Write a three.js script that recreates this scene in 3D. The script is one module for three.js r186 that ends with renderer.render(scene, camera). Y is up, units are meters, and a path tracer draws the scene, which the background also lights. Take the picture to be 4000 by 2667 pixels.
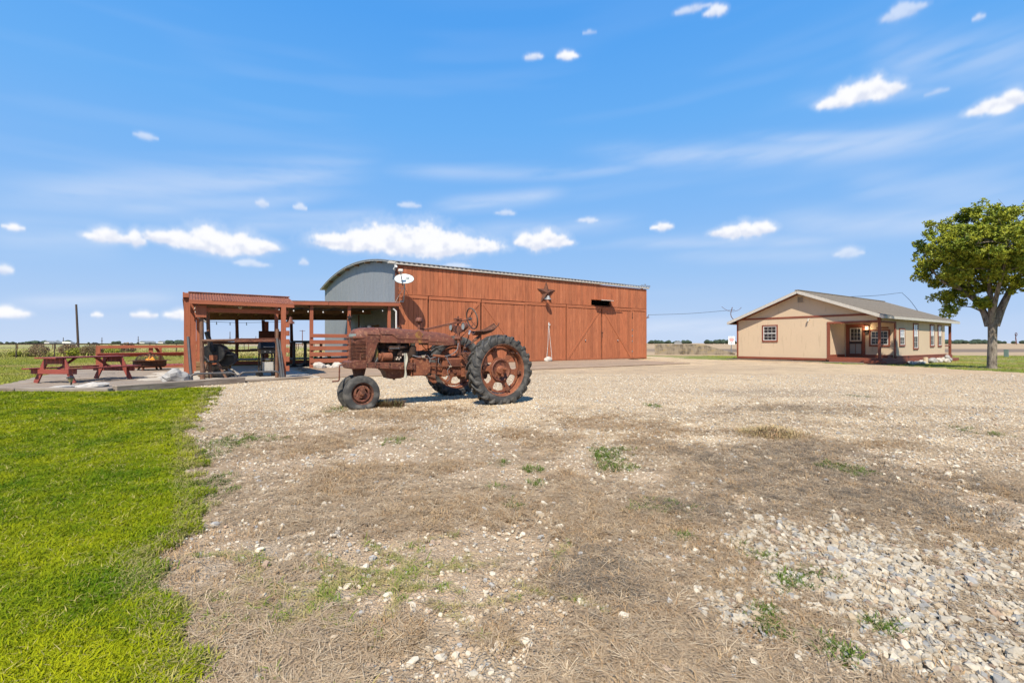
import * as THREE from 'three';
import { mergeGeometries } from 'three/addons/utils/BufferGeometryUtils.js';

// ------------------------------------------------------------------ camera, sky, sun, exposure
// Axes: x runs along the barn front, z from the barn towards the yard, y up, metres.
const scene = new THREE.Scene();
const VS = 0.56504, VC = 0.82507;                       // the way the camera faces: (VS, 0, -VC)
const camera = new THREE.PerspectiveCamera(71.58, 1024 / 682, 0.1, 9000);
camera.position.set(0, 1.25, 0);
camera.lookAt(VS * 10, 1.25 + 0.035, -VC * 10);
const SUN = new THREE.Vector3(-0.5, 0.88, 0.53).normalize();
const sun = new THREE.DirectionalLight(new THREE.Color(1.0, 0.91, 0.76), 5.0);
sun.position.copy(SUN).multiplyScalar(120);
sun.castShadow = true; sun.shadow.mapSize.set(4096, 4096); sun.shadow.radius = 1;
Object.assign(sun.shadow.camera, { left: -70, right: 70, top: 70, bottom: -70, near: 1, far: 300 });
scene.add(sun, sun.target);
const renderer = new THREE.WebGLRenderer({ antialias: true });
renderer.toneMapping = THREE.LinearToneMapping;
renderer.toneMappingExposure = 1.4;
renderer.shadowMap.enabled = true;

// ------------------------------------------------------------------ random numbers and noise
function rng(seed) { let a = seed >>> 0; return () => { a = (a + 0x6D2B79F5) | 0; let t = Math.imul(a ^ (a >>> 15), 1 | a); t = (t + Math.imul(t ^ (t >>> 7), 61 | t)) ^ t; return ((t ^ (t >>> 14)) >>> 0) / 4294967296; }; }
const PERM = new Float32Array(65536); { const r = rng(77); for (let i = 0; i < 65536; i++) PERM[i] = r(); }
const hsh = (x, y, s) => PERM[(Math.imul(x, 374761393) + Math.imul(y, 668265263) + Math.imul(s, 974634777) >>> 7) & 65535];
function vn(x, y, s = 0) { const xi = Math.floor(x), yi = Math.floor(y); let u = x - xi, v = y - yi; u = u * u * (3 - 2 * u); v = v * v * (3 - 2 * v);
  const a = hsh(xi, yi, s), b = hsh(xi + 1, yi, s), c = hsh(xi, yi + 1, s), d = hsh(xi + 1, yi + 1, s); return a + (b - a) * u + (c - a) * v + (a - b - c + d) * u * v; }
function fbm(x, y, o = 4, s = 0) { let t = 0, a = 0.5, n = 0; for (let i = 0; i < o; i++) { t += a * vn(x, y, s + i * 13); n += a; a *= 0.5; x = x * 2.03 + 5.1; y = y * 2.03 + 1.7; } return t / n; }
// periodic value noise: px, py cells over the unit square
function tn(u, v, px, py, s = 0) { const x = u * px, y = v * py, xi = Math.floor(x), yi = Math.floor(y); let a = x - xi, b = y - yi; a = a * a * (3 - 2 * a); b = b * b * (3 - 2 * b);
  const x0 = ((xi % px) + px) % px, x1 = (x0 + 1) % px, y0 = ((yi % py) + py) % py, y1 = (y0 + 1) % py;
  const A = hsh(x0, y0, s), B = hsh(x1, y0, s), C = hsh(x0, y1, s), D = hsh(x1, y1, s); return A + (B - A) * a + (C - A) * b + (A - B - C + D) * a * b; }
function tf(u, v, px, py, o = 4, s = 0) { let t = 0, a = 0.5, n = 0; for (let i = 0; i < o; i++) { t += a * tn(u, v, px, py, s + 17 * i); n += a; a *= 0.5; px *= 2; py *= 2; } return t / n; }
// periodic cell noise: [distance to nearest, difference to second, id]
function cell(u, v, p, s = 0) { const x = u * p, y = v * p, xi = Math.floor(x), yi = Math.floor(y); let d1 = 9, d2 = 9, id = 0;
  for (let j = -1; j < 2; j++) for (let i = -1; i < 2; i++) { const cx = (((xi + i) % p) + p) % p, cy = (((yi + j) % p) + p) % p; const dx = xi + i + 0.15 + 0.7 * hsh(cx, cy, s) - x, dy = yi + j + 0.15 + 0.7 * hsh(cx, cy, s + 1) - y, d = dx * dx + dy * dy;
    if (d < d1) { d2 = d1; d1 = d; id = hsh(cx, cy, s + 2); } else if (d < d2) d2 = d; } return [Math.sqrt(d1), Math.sqrt(d2) - Math.sqrt(d1), id]; }
const clamp = (x, a = 0, b = 1) => Math.min(b, Math.max(a, x)), sst = (a, b, x) => { const t = clamp((x - a) / (b - a)); return t * t * (3 - 2 * t); }, mix = (a, b, t) => a + (b - a) * t;
const mix3 = (a, b, t) => [mix(a[0], b[0], t), mix(a[1], b[1], t), mix(a[2], b[2], t)];

// ------------------------------------------------------------------ the sky: blue air, thin streaks, small fair-weather clouds (directions in degrees)
{
  const W = 4096, Hh = 1024, px = new Float32Array(W * Hh * 4), r = rng(5);
  const cum = [[-68.24,11.86,11.37,2.31],[-87.52,10.31,6.2,1.49],[-96.14,9.7,1.48,0.82],[-94.16,9.74,0.66,1.03],[-52.04,12.18,3.85,1.33],[-29.53,12.17,3.5,1.09],[-37.95,13.19,0.94,0.64],[-19.27,23.01,3.42,1.2],[-9.46,19.4,2.01,0.86],[-48.89,31.17,1.3,0.52],[-52.96,31.18,1.08,0.37,.75],[-32.21,32.92,1.04,0.6,.85],[-34.73,33.44,1.76,0.35,.6],[-16.0,28.39,1.47,0.79,.55],[-102.12,9.6,0.49,0.35],[-102.48,2.54,1.22,0.53],[-93.47,2.74,0.75,0.49],[-90.57,2.85,1.12,0.7],[-84.46,8.41,1.43,0.46,.5],[-67.84,15.88,0.99,0.38,.5],[-83.51,14.66,0.48,0.58,.5],[-79.76,14.71,0.52,0.46,.55],[-56.37,15.41,1.08,0.43,.5],[-46.53,14.41,1.06,0.39,.6],[-102.68,6.04,0.43,0.47,.8],[-20.19,8.83,0.93,0.55,.5],[-10.91,26.1,0.31,0.27,.6],[-93.39,19.08,0.68,0.33,.5],[-46.23,33.0,0.6,0.27,.4],[-62.38,9.22,1.53,0.37,.5],[-96.85,2.56,0.31,0.23],[-79.37,8.86,0.39,0.42,.5],[-13.61,21.59,0.6,0.2,.4]];
  for (let k = 0; k < 46; k++) { const az = 2 + r() * 250, el = 2 + 30 * r() * r() + 3 * r(), w = 0.8 + 5 * r() * r(); cum.push([az, el, w, 0.35 + 0.22 * w, 0.55 + 0.45 * r()]); }
  for (let k = 0; k < 14; k++) cum.push([r() * 360 - 180, 38 + 30 * r(), 1 + 3 * r(), 0.5 + r(), 0.6]);
  const cir = [[-104.22,11.71,-72.15,19.94,2.2,0.45],[-98.18,12.13,-76.32,16.34,1.5,0.35],[-64.81,16.07,-49.42,17.59,1.0,0.5],[-70.72,19.54,-37.63,19.79,0.9,0.3],[-46.38,21.55,-5.66,17.11,1.5,0.45],[-29.65,21.25,-5.66,16.84,0.8,0.4],[-24.86,23.82,-11.38,21.18,0.8,0.25],[-18.48,25.37,-5.66,21.63,2.6,0.35],[-43.39,11.79,-20.5,10.28,0.8,0.35],[-27.2,12.6,-6.97,9.93,1.6,0.35],[-102.83,3.26,-90.69,4.55,0.7,0.5],[-41.92,1.65,-28.41,2.07,1.2,0.6],[-20.5,15.33,-6.97,12.1,2.2,0.25],[-61.76,13.3,-40.47,14.06,1.2,0.3],[-104.22,8.93,-94.63,9.77,2,0.3],[-86.33,12.32,-70.72,14.9,1.2,0.3],[-37.63,9.92,-18.48,8.7,1,0.25]];
  for (let k = 0; k < 26; k++) { const az = r() * 250, el = 4 + 24 * r(); cir.push([az, el, az + 12 + 18 * r(), el + 6 * r() - 3, 0.7 + 1.5 * r(), 0.25 + 0.25 * r()]); }
  // air colour by height above the horizon (linear light)
  const air = [[0, .57, .69, .90], [3, .46, .63, .90], [8, .34, .565, .91], [15, .23, .49, .91], [24, .145, .43, .90], [34, .09, .36, .87], [60, .055, .26, .73], [90, .045, .22, .63]];
  const airAt = (e) => { let i = 0; while (i < air.length - 2 && air[i + 1][0] < e) i++; const a = air[i], b = air[i + 1], t = clamp((e - a[0]) / (b[0] - a[0])); return [mix(a[1], b[1], t), mix(a[2], b[2], t), mix(a[3], b[3], t)]; };
  const lobes = cum.map(([az, el, w, h, st = 1], k) => { const q = rng(900 + k), n = w > 2.5 ? 9 : w > 1 ? 5 : 3, L = []; for (let i = 0; i < n; i++) { const t = n > 1 ? (i / (n - 1)) * 2 - 1 : 0, k2 = 1 - 0.5 * t * t; L.push([az + t * w * 0.66 + (q() - .5) * w * 0.12, el - h * 0.3 + h * 0.4 * q() * k2, w / n * 3.1 * (0.8 + 0.5 * q()), h * (0.95 + 0.4 * q()) * k2]); } return { az, el, w, h, st, L }; });
  for (let j = 0; j < Hh; j++) { const el = ((j + 0.5) / Hh - 0.5) * 180;
    const base = airAt(Math.max(0, el));
    const live = el > 0 ? lobes.filter((c) => Math.abs(el - c.el) < c.h * 2) : [], bands = el > 0 && el < 40 ? cir.filter((b) => el > Math.min(b[1], b[3]) - 2 * b[4] - 1 && el < Math.max(b[1], b[3]) + 2 * b[4] + 1) : [];
    for (let i = 0; i < W; i++) { const az = ((i + 0.5) / W - 0.5) * 360, o = (j * W + i) * 4; let c = base; const framed = az > -110 && az < 0;
      if (!framed && (i & 1)) { px[o] = px[o - 4]; px[o + 1] = px[o - 3]; px[o + 2] = px[o - 2]; px[o + 3] = 1; continue; }
      if (el > -1 && el < 75) {
        let s = 0;
        for (const [a0, e0, a1, e1, w, st] of bands) { const t = (az - a0) / (a1 - a0); if (t < -0.1 || t > 1.1) continue; const d = (el - mix(e0, e1, t)) / w; if (d * d > 2.2) continue; s = Math.max(s, st * Math.exp(-d * d * 1.6) * sst(-0.1, 0.25, t) * sst(1.1, 0.75, t)); }
        if (s > 0.01) s *= 0.95 * sst(0.12, 0.8, fbm(az * 0.16, (el - az * 0.1) * 1.5, 4, 3) * 0.8 + 0.2);
        if (el < 45) s += 0.08 * sst(0.5, 0.85, fbm(az * 0.05, (el - az * 0.06) * 0.5, 3, 9)) * sst(45, 22, el);
        c = mix3(c, [.74, .82, .97], clamp(s));
        let m = 0, sh = 0;
        for (const k of live) { if (Math.abs(az - k.az) > k.w * 1.5) continue; const n = fbm(az * 1.1 + 40, el * 1.7, 6, 21) - 0.5; let d = -9, up = 0;
          for (const [la, le, lw, lh] of k.L) { const u = (az - la) / lw; let v = (el - le) / lh; if (v < 0) v *= 1.5; const q = 1 - Math.sqrt(u * u + v * v); if (q > d) { d = q; up = v; } }
          const e = d + n * 0.45 + (fbm(az * 4 + 7, el * 5, 3, 29) - .5) * .25, f = Math.max(sst(0.0, 0.42, e), .26 * sst(-.45, .25, e)) * k.st; if (f > m) { m = f; sh = clamp(0.42 + up * 0.5 + n * 1.3); } }
        if (m > 0) c = mix3(c, mix3([.76, .80, .92], [1.0, 1.0, 1.02], sst(.05, .6, sh)), m * 0.97);
      }
      px[o] = c[0] * .72; px[o + 1] = c[1] * .72; px[o + 2] = c[2] * .72; px[o + 3] = 1; } }
  const t = new THREE.DataTexture(px, W, Hh, THREE.RGBAFormat, THREE.FloatType); t.mapping = THREE.EquirectangularReflectionMapping; t.magFilter = THREE.LinearFilter; t.minFilter = THREE.LinearFilter; t.needsUpdate = true;
  scene.background = t; scene.environment = t;
}

// ------------------------------------------------------------------ textures (colour, grain and wear only; colours are linear reflectances)
const K = 0.77;                                          // all reflectances below are scaled by this
const to8 = (x) => Math.round(255 * (x <= 0.0031308 ? 12.92 * clamp(x) : 1.055 * Math.pow(clamp(x), 1 / 2.4) - 0.055));
function tex(w, h, fn, repeat = 1) { const d = new Uint8Array(w * h * 4); for (let j = 0; j < h; j++) for (let i = 0; i < w; i++) { const c = fn(i / w, j / h), o = (j * w + i) * 4; d[o] = to8(c[0] * K); d[o + 1] = to8(c[1] * K); d[o + 2] = to8(c[2] * K); d[o + 3] = 255; }
  const t = new THREE.DataTexture(d, w, h); t.colorSpace = THREE.SRGBColorSpace; return setT(t, repeat); }
function grey(w, h, fn, repeat = 1) { const d = new Uint8Array(w * h * 4); for (let j = 0; j < h; j++) for (let i = 0; i < w; i++) { const c = Math.round(255 * clamp(fn(i / w, j / h))), o = (j * w + i) * 4; d[o] = d[o + 1] = d[o + 2] = c; d[o + 3] = 255; } return setT(new THREE.DataTexture(d, w, h), repeat); }
function setT(t, r) { t.wrapS = t.wrapT = THREE.RepeatWrapping; t.magFilter = THREE.LinearFilter; t.minFilter = THREE.LinearMipmapLinearFilter; t.generateMipmaps = true; if (Array.isArray(r)) t.repeat.set(r[0], r[1]); else t.repeat.set(r, r); t.needsUpdate = true; return t; }
const std = (o) => new THREE.MeshStandardMaterial({ roughness: 0.85, metalness: 0, side: THREE.DoubleSide, ...o });
const flat = (r, g, b, o = {}) => std({ color: new THREE.Color().setRGB(r * K, g * K, b * K), ...o });
// painted or bare wood: grain along v; col, dark line colour, wear colour, how worn
function woodTex(col, dark, worn, wear, s) { return tex(256, 512, (u, v) => { const g = tf(u, v, 24, 3, 4, s), g2 = tf(u, v, 90, 6, 2, s + 5), k = cell(u, v, 5, s + 9)[0]; let c = mix3(dark, col, sst(0.15, 0.6, 0.55 * g + 0.45 * g2)); c = c.map((x) => x * (0.86 + 0.28 * tf(u, v, 4, 4, 3, s + 2)));
  if (k < 0.07) c = mix3(c, dark, 0.7); const w = sst(1 - wear, 1 - wear + 0.08, tf(u, v, 14, 5, 4, s + 7)); return mix3(c, worn, w * 0.8); }, [1 / 0.9, 1 / 1.8]); }
const woodBump = grey(256, 512, (u, v) => 0.5 * tf(u, v, 40, 3, 3, 61) + 0.5 * tf(u, v, 110, 8, 2, 62), [1 / 0.9, 1 / 1.8]);
function rustTex(a, b, c, s, pale) { return tex(512, 512, (u, v) => { const n = tf(u, v, 5, 5, 6, s), m = tf(u, v, 22, 18, 4, s + 3), f = tf(u, v, 120, 120, 2, s + 8); let k = mix3(a, b, sst(0.35, 0.65, n)); k = mix3(k, c, sst(0.55, 0.75, m) * 0.8); k = k.map((x) => x * (0.72 + 0.56 * f)); if (pale) k = mix3(k, pale, sst(0.72, 0.8, tf(u, v, 30, 26, 4, s + 21)) * 0.5); return k; }, 1 / 0.8); }
const fineBump = grey(256, 256, (u, v) => tf(u, v, 40, 40, 3, 88), 1 / 0.35);
const M = {};
const barnT = [0, 1].map((k) => woodTex([.52, .172, .074], [.36, .108, .048], [.58, .30, .18], 0.2, 100 + k * 31));
M.barn = [[1, 1, 1], [.92, .9, .88], [1.07, 1.09, 1.1], [.96, .94, .91], [.84, .83, .82], [1.04, 1.0, .97]].map((c, i) => std({ map: barnT[i % 2], color: new THREE.Color().setRGB(...c), bumpMap: woodBump, bumpScale: 0.004, roughness: 0.82 }));
M.redpost = std({ map: woodTex([.43, .128, .060], [.30, .084, .040], [.5, .24, .14], 0.16, 180), bumpMap: woodBump, bumpScale: 0.003, roughness: 0.75 });
M.table = std({ map: woodTex([.36, .078, .056], [.26, .052, .038], [.46, .17, .14], 0.14, 190), bumpMap: woodBump, bumpScale: 0.002, roughness: 0.6 });
M.rafter = std({ map: woodTex([.30, .17, .075], [.18, .095, .04], [.36, .25, .15], 0.2, 200), bumpMap: woodBump, bumpScale: 0.004 });
M.grey = [[1, 1, 1], [.84, .82, .8], [1.08, 1.05, 1.0], [.92, .95, .98]].map((c, i) => std({ map: (M._g ??= woodTex([.37, .30, .235], [.19, .145, .11], [.52, .45, .38], 0.22, 210)), color: new THREE.Color().setRGB(...c), bumpMap: woodBump, bumpScale: 0.006, roughness: 0.95 }));
M.brownDeck = [[1, 1, 1], [.85, .84, .82], [1.1, 1.07, 1.04]].map((c) => std({ map: (M._b ??= woodTex([.40, .29, .20], [.23, .155, .105], [.52, .42, .32], 0.25, 230)), color: new THREE.Color().setRGB(...c), bumpMap: woodBump, bumpScale: 0.006, roughness: 0.95 }));
M.log = std({ map: woodTex([.22, .075, .04], [.12, .04, .025], [.3, .14, .08], 0.2, 260), bumpMap: woodBump, bumpScale: 0.01 });
M.pole = std({ map: woodTex([.10, .065, .05], [.055, .036, .03], [.16, .12, .09], 0.2, 265), bumpMap: woodBump, bumpScale: 0.01 });
M.trim = std({ map: woodTex([.28, .078, .04], [.21, .054, .028], [.36, .15, .09], 0.12, 270), bumpMap: woodBump, bumpScale: 0.002, roughness: 0.7 });
M.rust = std({ map: rustTex([.15, .05, .03], [.225, .074, .04], [.31, .132, .066], 300, [.46, .30, .19]), bumpMap: fineBump, bumpScale: 0.002, roughness: 0.62, metalness: 0.15 });
M.rustDark = std({ map: rustTex([.09, .035, .022], [.145, .054, .031], [.23, .1, .052], 320, [.3, .2, .12]), bumpMap: fineBump, bumpScale: 0.003, roughness: 0.85, metalness: 0.1 });
M.rustOrange = std({ map: rustTex([.31, .104, .048], [.22, .07, .036], [.42, .175, .08], 340, [.5, .33, .2]), bumpMap: fineBump, bumpScale: 0.003, roughness: 0.85, metalness: 0.1 });
M.roofRust = std({ map: rustTex([.29, .092, .045], [.21, .062, .032], [.40, .17, .085], 360, [.5, .4, .33]), bumpMap: fineBump, bumpScale: 0.002, roughness: 0.8, metalness: 0.15 });
M.engine = std({ map: rustTex([.035, .022, .016], [.06, .033, .02], [.12, .05, .028], 380, [.2, .15, .1]), bumpMap: fineBump, bumpScale: 0.004, roughness: 0.9 });
M.rubber = std({ map: tex(256, 256, (u, v) => { const n = tf(u, v, 6, 6, 5, 400); return mix3([.04, .039, .038], [.15, .138, .12], sst(.35, .75, n) * 0.75 + 0.25 * tf(u, v, 80, 80, 2, 401)); }, 1 / 0.6), bumpMap: fineBump, bumpScale: 0.001, roughness: 0.8 });
M.galv = std({ map: tex(512, 512, (u, v) => { const n = tf(u, v, 30, 8, 4, 410), m = cell(u, v, 40, 411)[2], st = sst(.6, .8, tf(u, v, 40, 3, 4, 415)); let c = mix3([.27, .285, .295], [.41, .425, .435], 0.6 * n + 0.4 * m); return mix3(c, [.36, .31, .27], st * 0.35); }, 1 / 2.2), roughness: 0.62, metalness: 0.25 });
M.stucco = std({ map: tex(512, 512, (u, v) => { const n = tf(u, v, 4, 3, 5, 420), g = tf(u, v, 130, 130, 2, 421), st = sst(.66, .8, tf(u, v, 26, 3, 4, 423)); const c = [.71, .55, .38].map((x) => x * (0.93 + 0.09 * n + 0.07 * g)); return mix3(c, [.50, .38, .26], st * 0.35); }, 1 / 3), bumpMap: grey(256, 256, (u, v) => 0.5 + 0.5 * Math.sin(u * Math.PI * 2 * 8) * 0.25 + 0.4 * (tf(u, v, 60, 60, 2, 425) - .5), 1 / 0.8), bumpScale: 0.003, roughness: 0.9 });
M.shingle = std({ map: tex(512, 512, (u, v) => { const row = Math.floor(v * 14), id = hsh(Math.floor(u * 9 + hsh(row, 3, 1) * 5), row, 430), e = (v * 14) % 1; let c = mix3([.155, .125, .09], [.27, .225, .165], 0.55 * id + 0.45 * tf(u, v, 60, 60, 3, 431)); if (e < 0.1) c = c.map((x) => x * 0.62); return c; }, 1 / 2), bumpMap: fineBump, bumpScale: 0.004, roughness: 0.95 });
M.white = flat(.78, .77, .74, { roughness: 0.5 });
M.fascia = std({ map: tex(256, 256, (u, v) => [.66, .62, .55].map((x) => x * (0.8 + 0.3 * tf(u, v, 8, 30, 4, 440))), 1 / 1.5), roughness: 0.7 });
M.glass = flat(.035, .04, .045, { roughness: 0.05, metalness: 0, side: THREE.DoubleSide });
M.blind = flat(.30, .29, .27, { roughness: 0.8 });
M.reflection_sheet = flat(.62, .62, .60, { roughness: 0.9 });  // pale colour standing in for sky reflected in the upper panes
M.screen = flat(.10, .10, .10, { roughness: 0.8 });
M.pane = new THREE.MeshPhysicalMaterial({ transmission: 1, thickness: 0, roughness: 0.03, ior: 1.5, color: 0xffffff, side: THREE.DoubleSide });
M.black = flat(.018, .018, .019, { roughness: 0.55 });
M.blackRough = std({ map: tex(256, 256, (u, v) => { const n = tf(u, v, 6, 6, 5, 450); return mix3([.018, .018, .019], [.06, .055, .05], sst(.45, .8, n)); }, 1 / 0.8), roughness: 0.5, metalness: 0.3 });
M.steel = flat(.42, .44, .46, { roughness: 0.4, metalness: 0.7 });
M.pipeGrey = std({ map: rustTex([.10, .105, .11], [.15, .15, .155], [.16, .1, .07], 460, [.3, .3, .3]), roughness: 0.5, metalness: 0.4 });
M.pipeBrown = std({ map: rustTex([.16, .075, .045], [.22, .115, .07], [.28, .16, .1], 470, [.36, .3, .25]), roughness: 0.8, metalness: 0.1 });
M.concrete = std({ map: tex(512, 512, (u, v) => { const n = tf(u, v, 5, 5, 6, 480), g = tf(u, v, 100, 100, 3, 481); return mix3([.46, .40, .32], [.62, .55, .45], n * 0.7 + g * 0.3); }, 1 / 3), bumpMap: fineBump, bumpScale: 0.003, roughness: 0.95 });
M.oldConcrete = std({ map: tex(512, 512, (u, v) => { const st = tf(u, v, 26, 3, 5, 490), n = tf(u, v, 6, 6, 5, 491), b = sst(.9, 1, (v * 9) % 1); let c = mix3([.36, .30, .22], [.14, .115, .085], sst(.35, .7, st * .6 + n * .4)); c = mix3(c, [.4, .3, .12], sst(.62, .75, tf(u, v, 12, 12, 4, 492)) * .5); return c.map((x) => x * (1 - 0.4 * b)); }, [1 / 5, 1 / 1.8]), bumpMap: fineBump, bumpScale: 0.01, roughness: 1 });
M.rock = std({ map: tex(256, 256, (u, v) => { const n = tf(u, v, 5, 5, 5, 500), g = tf(u, v, 60, 60, 3, 501); return mix3([.52, .46, .39], [.78, .74, .68], n * .6 + g * .4); }, 1 / 0.6), bumpMap: fineBump, bumpScale: 0.012, roughness: 0.95 });
M.rockGrey = std({ map: tex(256, 256, (u, v) => { const n = tf(u, v, 5, 5, 5, 510), g = tf(u, v, 60, 60, 3, 511); return mix3([.28, .27, .26], [.6, .58, .55], n * .6 + g * .4); }, 1 / 0.6), bumpMap: fineBump, bumpScale: 0.012, roughness: 0.95 });
M.bark = std({ map: tex(256, 512, (u, v) => { const n = tf(u, v, 14, 6, 5, 520), g = tf(u, v, 50, 20, 3, 521); return mix3([.10, .078, .06], [.34, .285, .23], sst(.3, .75, n * .6 + g * .4)); }, [1 / 0.8, 1 / 1.4]), bumpMap: grey(256, 512, (u, v) => tf(u, v, 14, 6, 5, 520), [1 / 0.8, 1 / 1.4]), bumpScale: 0.03, roughness: 1 });

// ------------------------------------------------------------------ geometry helpers
const V = (x, y, z) => new THREE.Vector3(x, y, z);
function geo(pos, uv) { const g = new THREE.BufferGeometry(); g.setAttribute('position', new THREE.Float32BufferAttribute(pos, 3)); g.setAttribute('uv', new THREE.Float32BufferAttribute(uv, 2)); g.computeVertexNormals(); return g; }
function tidy(g) { const h = g.index ? g.toNonIndexed() : g; for (const k of Object.keys(h.attributes)) if (!['position', 'normal', 'uv'].includes(k)) h.deleteAttribute(k); return h; }
let UVS = rng(4242);
function boxUV(g, sx = 1, sy = 1) { g = tidy(g); const p = g.attributes.position, n = g.attributes.normal, uv = new Float32Array(p.count * 2), o = UVS() * 7, q = UVS() * 7; for (let i = 0; i < p.count; i += 3) { let a = 0, b = 0, c = 0; for (let k = 0; k < 3; k++) { a += n.getX(i + k); b += n.getY(i + k); c += n.getZ(i + k); } a = Math.abs(a); b = Math.abs(b); c = Math.abs(c);
  for (let k = 0; k < 3; k++) { const x = p.getX(i + k), y = p.getY(i + k), z = p.getZ(i + k); let u, v; if (b >= a && b >= c) { u = x; v = z; } else if (a >= c) { u = z; v = y; } else { u = x; v = y; } uv[(i + k) * 2] = u * sx + o; uv[(i + k) * 2 + 1] = v * sy + q; } }
  g.setAttribute('uv', new THREE.BufferAttribute(uv, 2)); return g; }
// chamfered box, grain (v) along the longest side
function bx(w, h, d, c = 0.004) { const dim = [w, h, d], P = [], U = [], o = UVS() * 9, q = UVS() * 9; c = Math.min(c, w * 0.3, h * 0.3, d * 0.3);
  const pt = (n, s) => { const v = [0, 0, 0]; for (let i = 0; i < 3; i++) v[i] = s[i] * (dim[i] / 2 - (i === n ? 0 : c)); return v; };
  const uvOf = (v, n) => { const a = (n + 1) % 3, b = (n + 2) % 3; return dim[a] > dim[b] ? [v[b] + o, v[a] + q] : [v[a] + o, v[b] + q]; };
  const tri = (A, B, C, n) => { const ax = B[0] - A[0], ay = B[1] - A[1], az = B[2] - A[2], bx_ = C[0] - A[0], by = C[1] - A[1], bz = C[2] - A[2]; const nx = ay * bz - az * by, ny = az * bx_ - ax * bz, nz = ax * by - ay * bx_; const f = nx * (A[0] + B[0] + C[0]) + ny * (A[1] + B[1] + C[1]) + nz * (A[2] + B[2] + C[2]) < 0; const L = f ? [A, C, B] : [A, B, C]; for (const v of L) { P.push(...v); U.push(...uvOf(v, n)); } };
  const quad = (A, B, C, D, n) => { tri(A, B, C, n); tri(A, C, D, n); };
  for (let n = 0; n < 3; n++) { const a = (n + 1) % 3, b = (n + 2) % 3; for (const s of [-1, 1]) { const S = (x, y) => { const v = [0, 0, 0]; v[n] = s; v[a] = x; v[b] = y; return v; }; quad(pt(n, S(-1, -1)), pt(n, S(1, -1)), pt(n, S(1, 1)), pt(n, S(-1, 1)), n); }
    for (const s of [-1, 1]) for (const t of [-1, 1]) { const S = (x) => { const v = [0, 0, 0]; v[a] = s; v[b] = t; v[n] = x; return v; }; quad(pt(a, S(-1)), pt(a, S(1)), pt(b, S(1)), pt(b, S(-1)), a); } }
  for (const x of [-1, 1]) for (const y of [-1, 1]) for (const z of [-1, 1]) tri(pt(0, [x, y, z]), pt(1, [x, y, z]), pt(2, [x, y, z]), 0);
  return geo(P, U); }
const at = (g, x, y, z, rx = 0, ry = 0, rz = 0) => { g.applyMatrix4(new THREE.Matrix4().compose(V(x, y, z), new THREE.Quaternion().setFromEuler(new THREE.Euler(rx, ry, rz)), V(1, 1, 1))); return g; };
const B = (x0, x1, y0, y1, z0, z1, c) => at(bx(Math.abs(x1 - x0), Math.abs(y1 - y0), Math.abs(z1 - z0), c), (x0 + x1) / 2, (y0 + y1) / 2, (z0 + z1) / 2);
// a beam of section w x h between two points
function beam(p, q, w, h, c) { const a = V(...p), b = V(...q), L = a.distanceTo(b), g = bx(w, h, L, c), z = b.clone().sub(a).normalize(); let x = V(0, 1, 0).cross(z); if (x.length() < 1e-3) x = V(1, 0, 0); x.normalize(); const y = z.clone().cross(x); const m = new THREE.Matrix4().makeBasis(x, y, z); m.setPosition(a.add(b).multiplyScalar(0.5)); return g.applyMatrix4(m); }
function rod(p, q, r, r2 = r, n = 10) { const a = V(...p), b = V(...q), L = a.distanceTo(b), g = new THREE.CylinderGeometry(r2, r, L, n, 1); g.applyQuaternion(new THREE.Quaternion().setFromUnitVectors(V(0, 1, 0), b.clone().sub(a).normalize())); const m = a.add(b).multiplyScalar(0.5); g.translate(m.x, m.y, m.z); return tidy(g); }
function tube(pts, r, n = 8, seg = 0) { const c = new THREE.CatmullRomCurve3(pts.map((p) => V(...p)), false, 'centripetal'); return tidy(new THREE.TubeGeometry(c, seg || pts.length * 6, r, n, false)); }
function bent(pts, r, n = 8) { const gs = []; for (let i = 0; i < pts.length - 1; i++) { gs.push(rod(pts[i], pts[i + 1], r, r, n)); if (i) gs.push(tidy(new THREE.SphereGeometry(r, n, 6)).translate(...pts[i])); } return merge(gs); }
const lathe = (pts, n = 32) => tidy(new THREE.LatheGeometry(pts.map((p) => new THREE.Vector2(...p)), n));
function extr(pts, depth, bev = 0, holes = []) { const s = new THREE.Shape(pts.map((p) => new THREE.Vector2(...p))); for (const h of holes) s.holes.push(new THREE.Path(h.map((p) => new THREE.Vector2(...p)))); return tidy(new THREE.ExtrudeGeometry(s, { depth, bevelEnabled: bev > 0, bevelSize: bev, bevelThickness: bev, bevelSegments: 2, curveSegments: 10 })); }
const merge = (gs) => gs.length === 1 ? tidy(gs[0]) : mergeGeometries(gs.map(tidy), false);
// loft: rings of equal length points, optional end caps
function loft(rings, cap0 = true, cap1 = true, closed = true) { const P = [], U = []; const n = rings[0].length, m = closed ? n : n - 1; for (let i = 0; i < rings.length - 1; i++) for (let k = 0; k < m; k++) { const a = rings[i][k], b = rings[i][(k + 1) % n], c = rings[i + 1][(k + 1) % n], d = rings[i + 1][k]; for (const v of [a, b, c, a, c, d]) { P.push(...v); U.push(0, 0); } }
  const cap = (r, f) => { const c = r.reduce((s, p) => [s[0] + p[0] / n, s[1] + p[1] / n, s[2] + p[2] / n], [0, 0, 0]); for (let k = 0; k < n; k++) { const t = f ? [c, r[(k + 1) % n], r[k]] : [c, r[k], r[(k + 1) % n]]; for (const v of t) { P.push(...v); U.push(0, 0); } } };
  if (cap0) cap(rings[0], true); if (cap1) cap(rings[rings.length - 1], false); const g = geo(P, U); return smooth(g, 35); }
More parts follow.
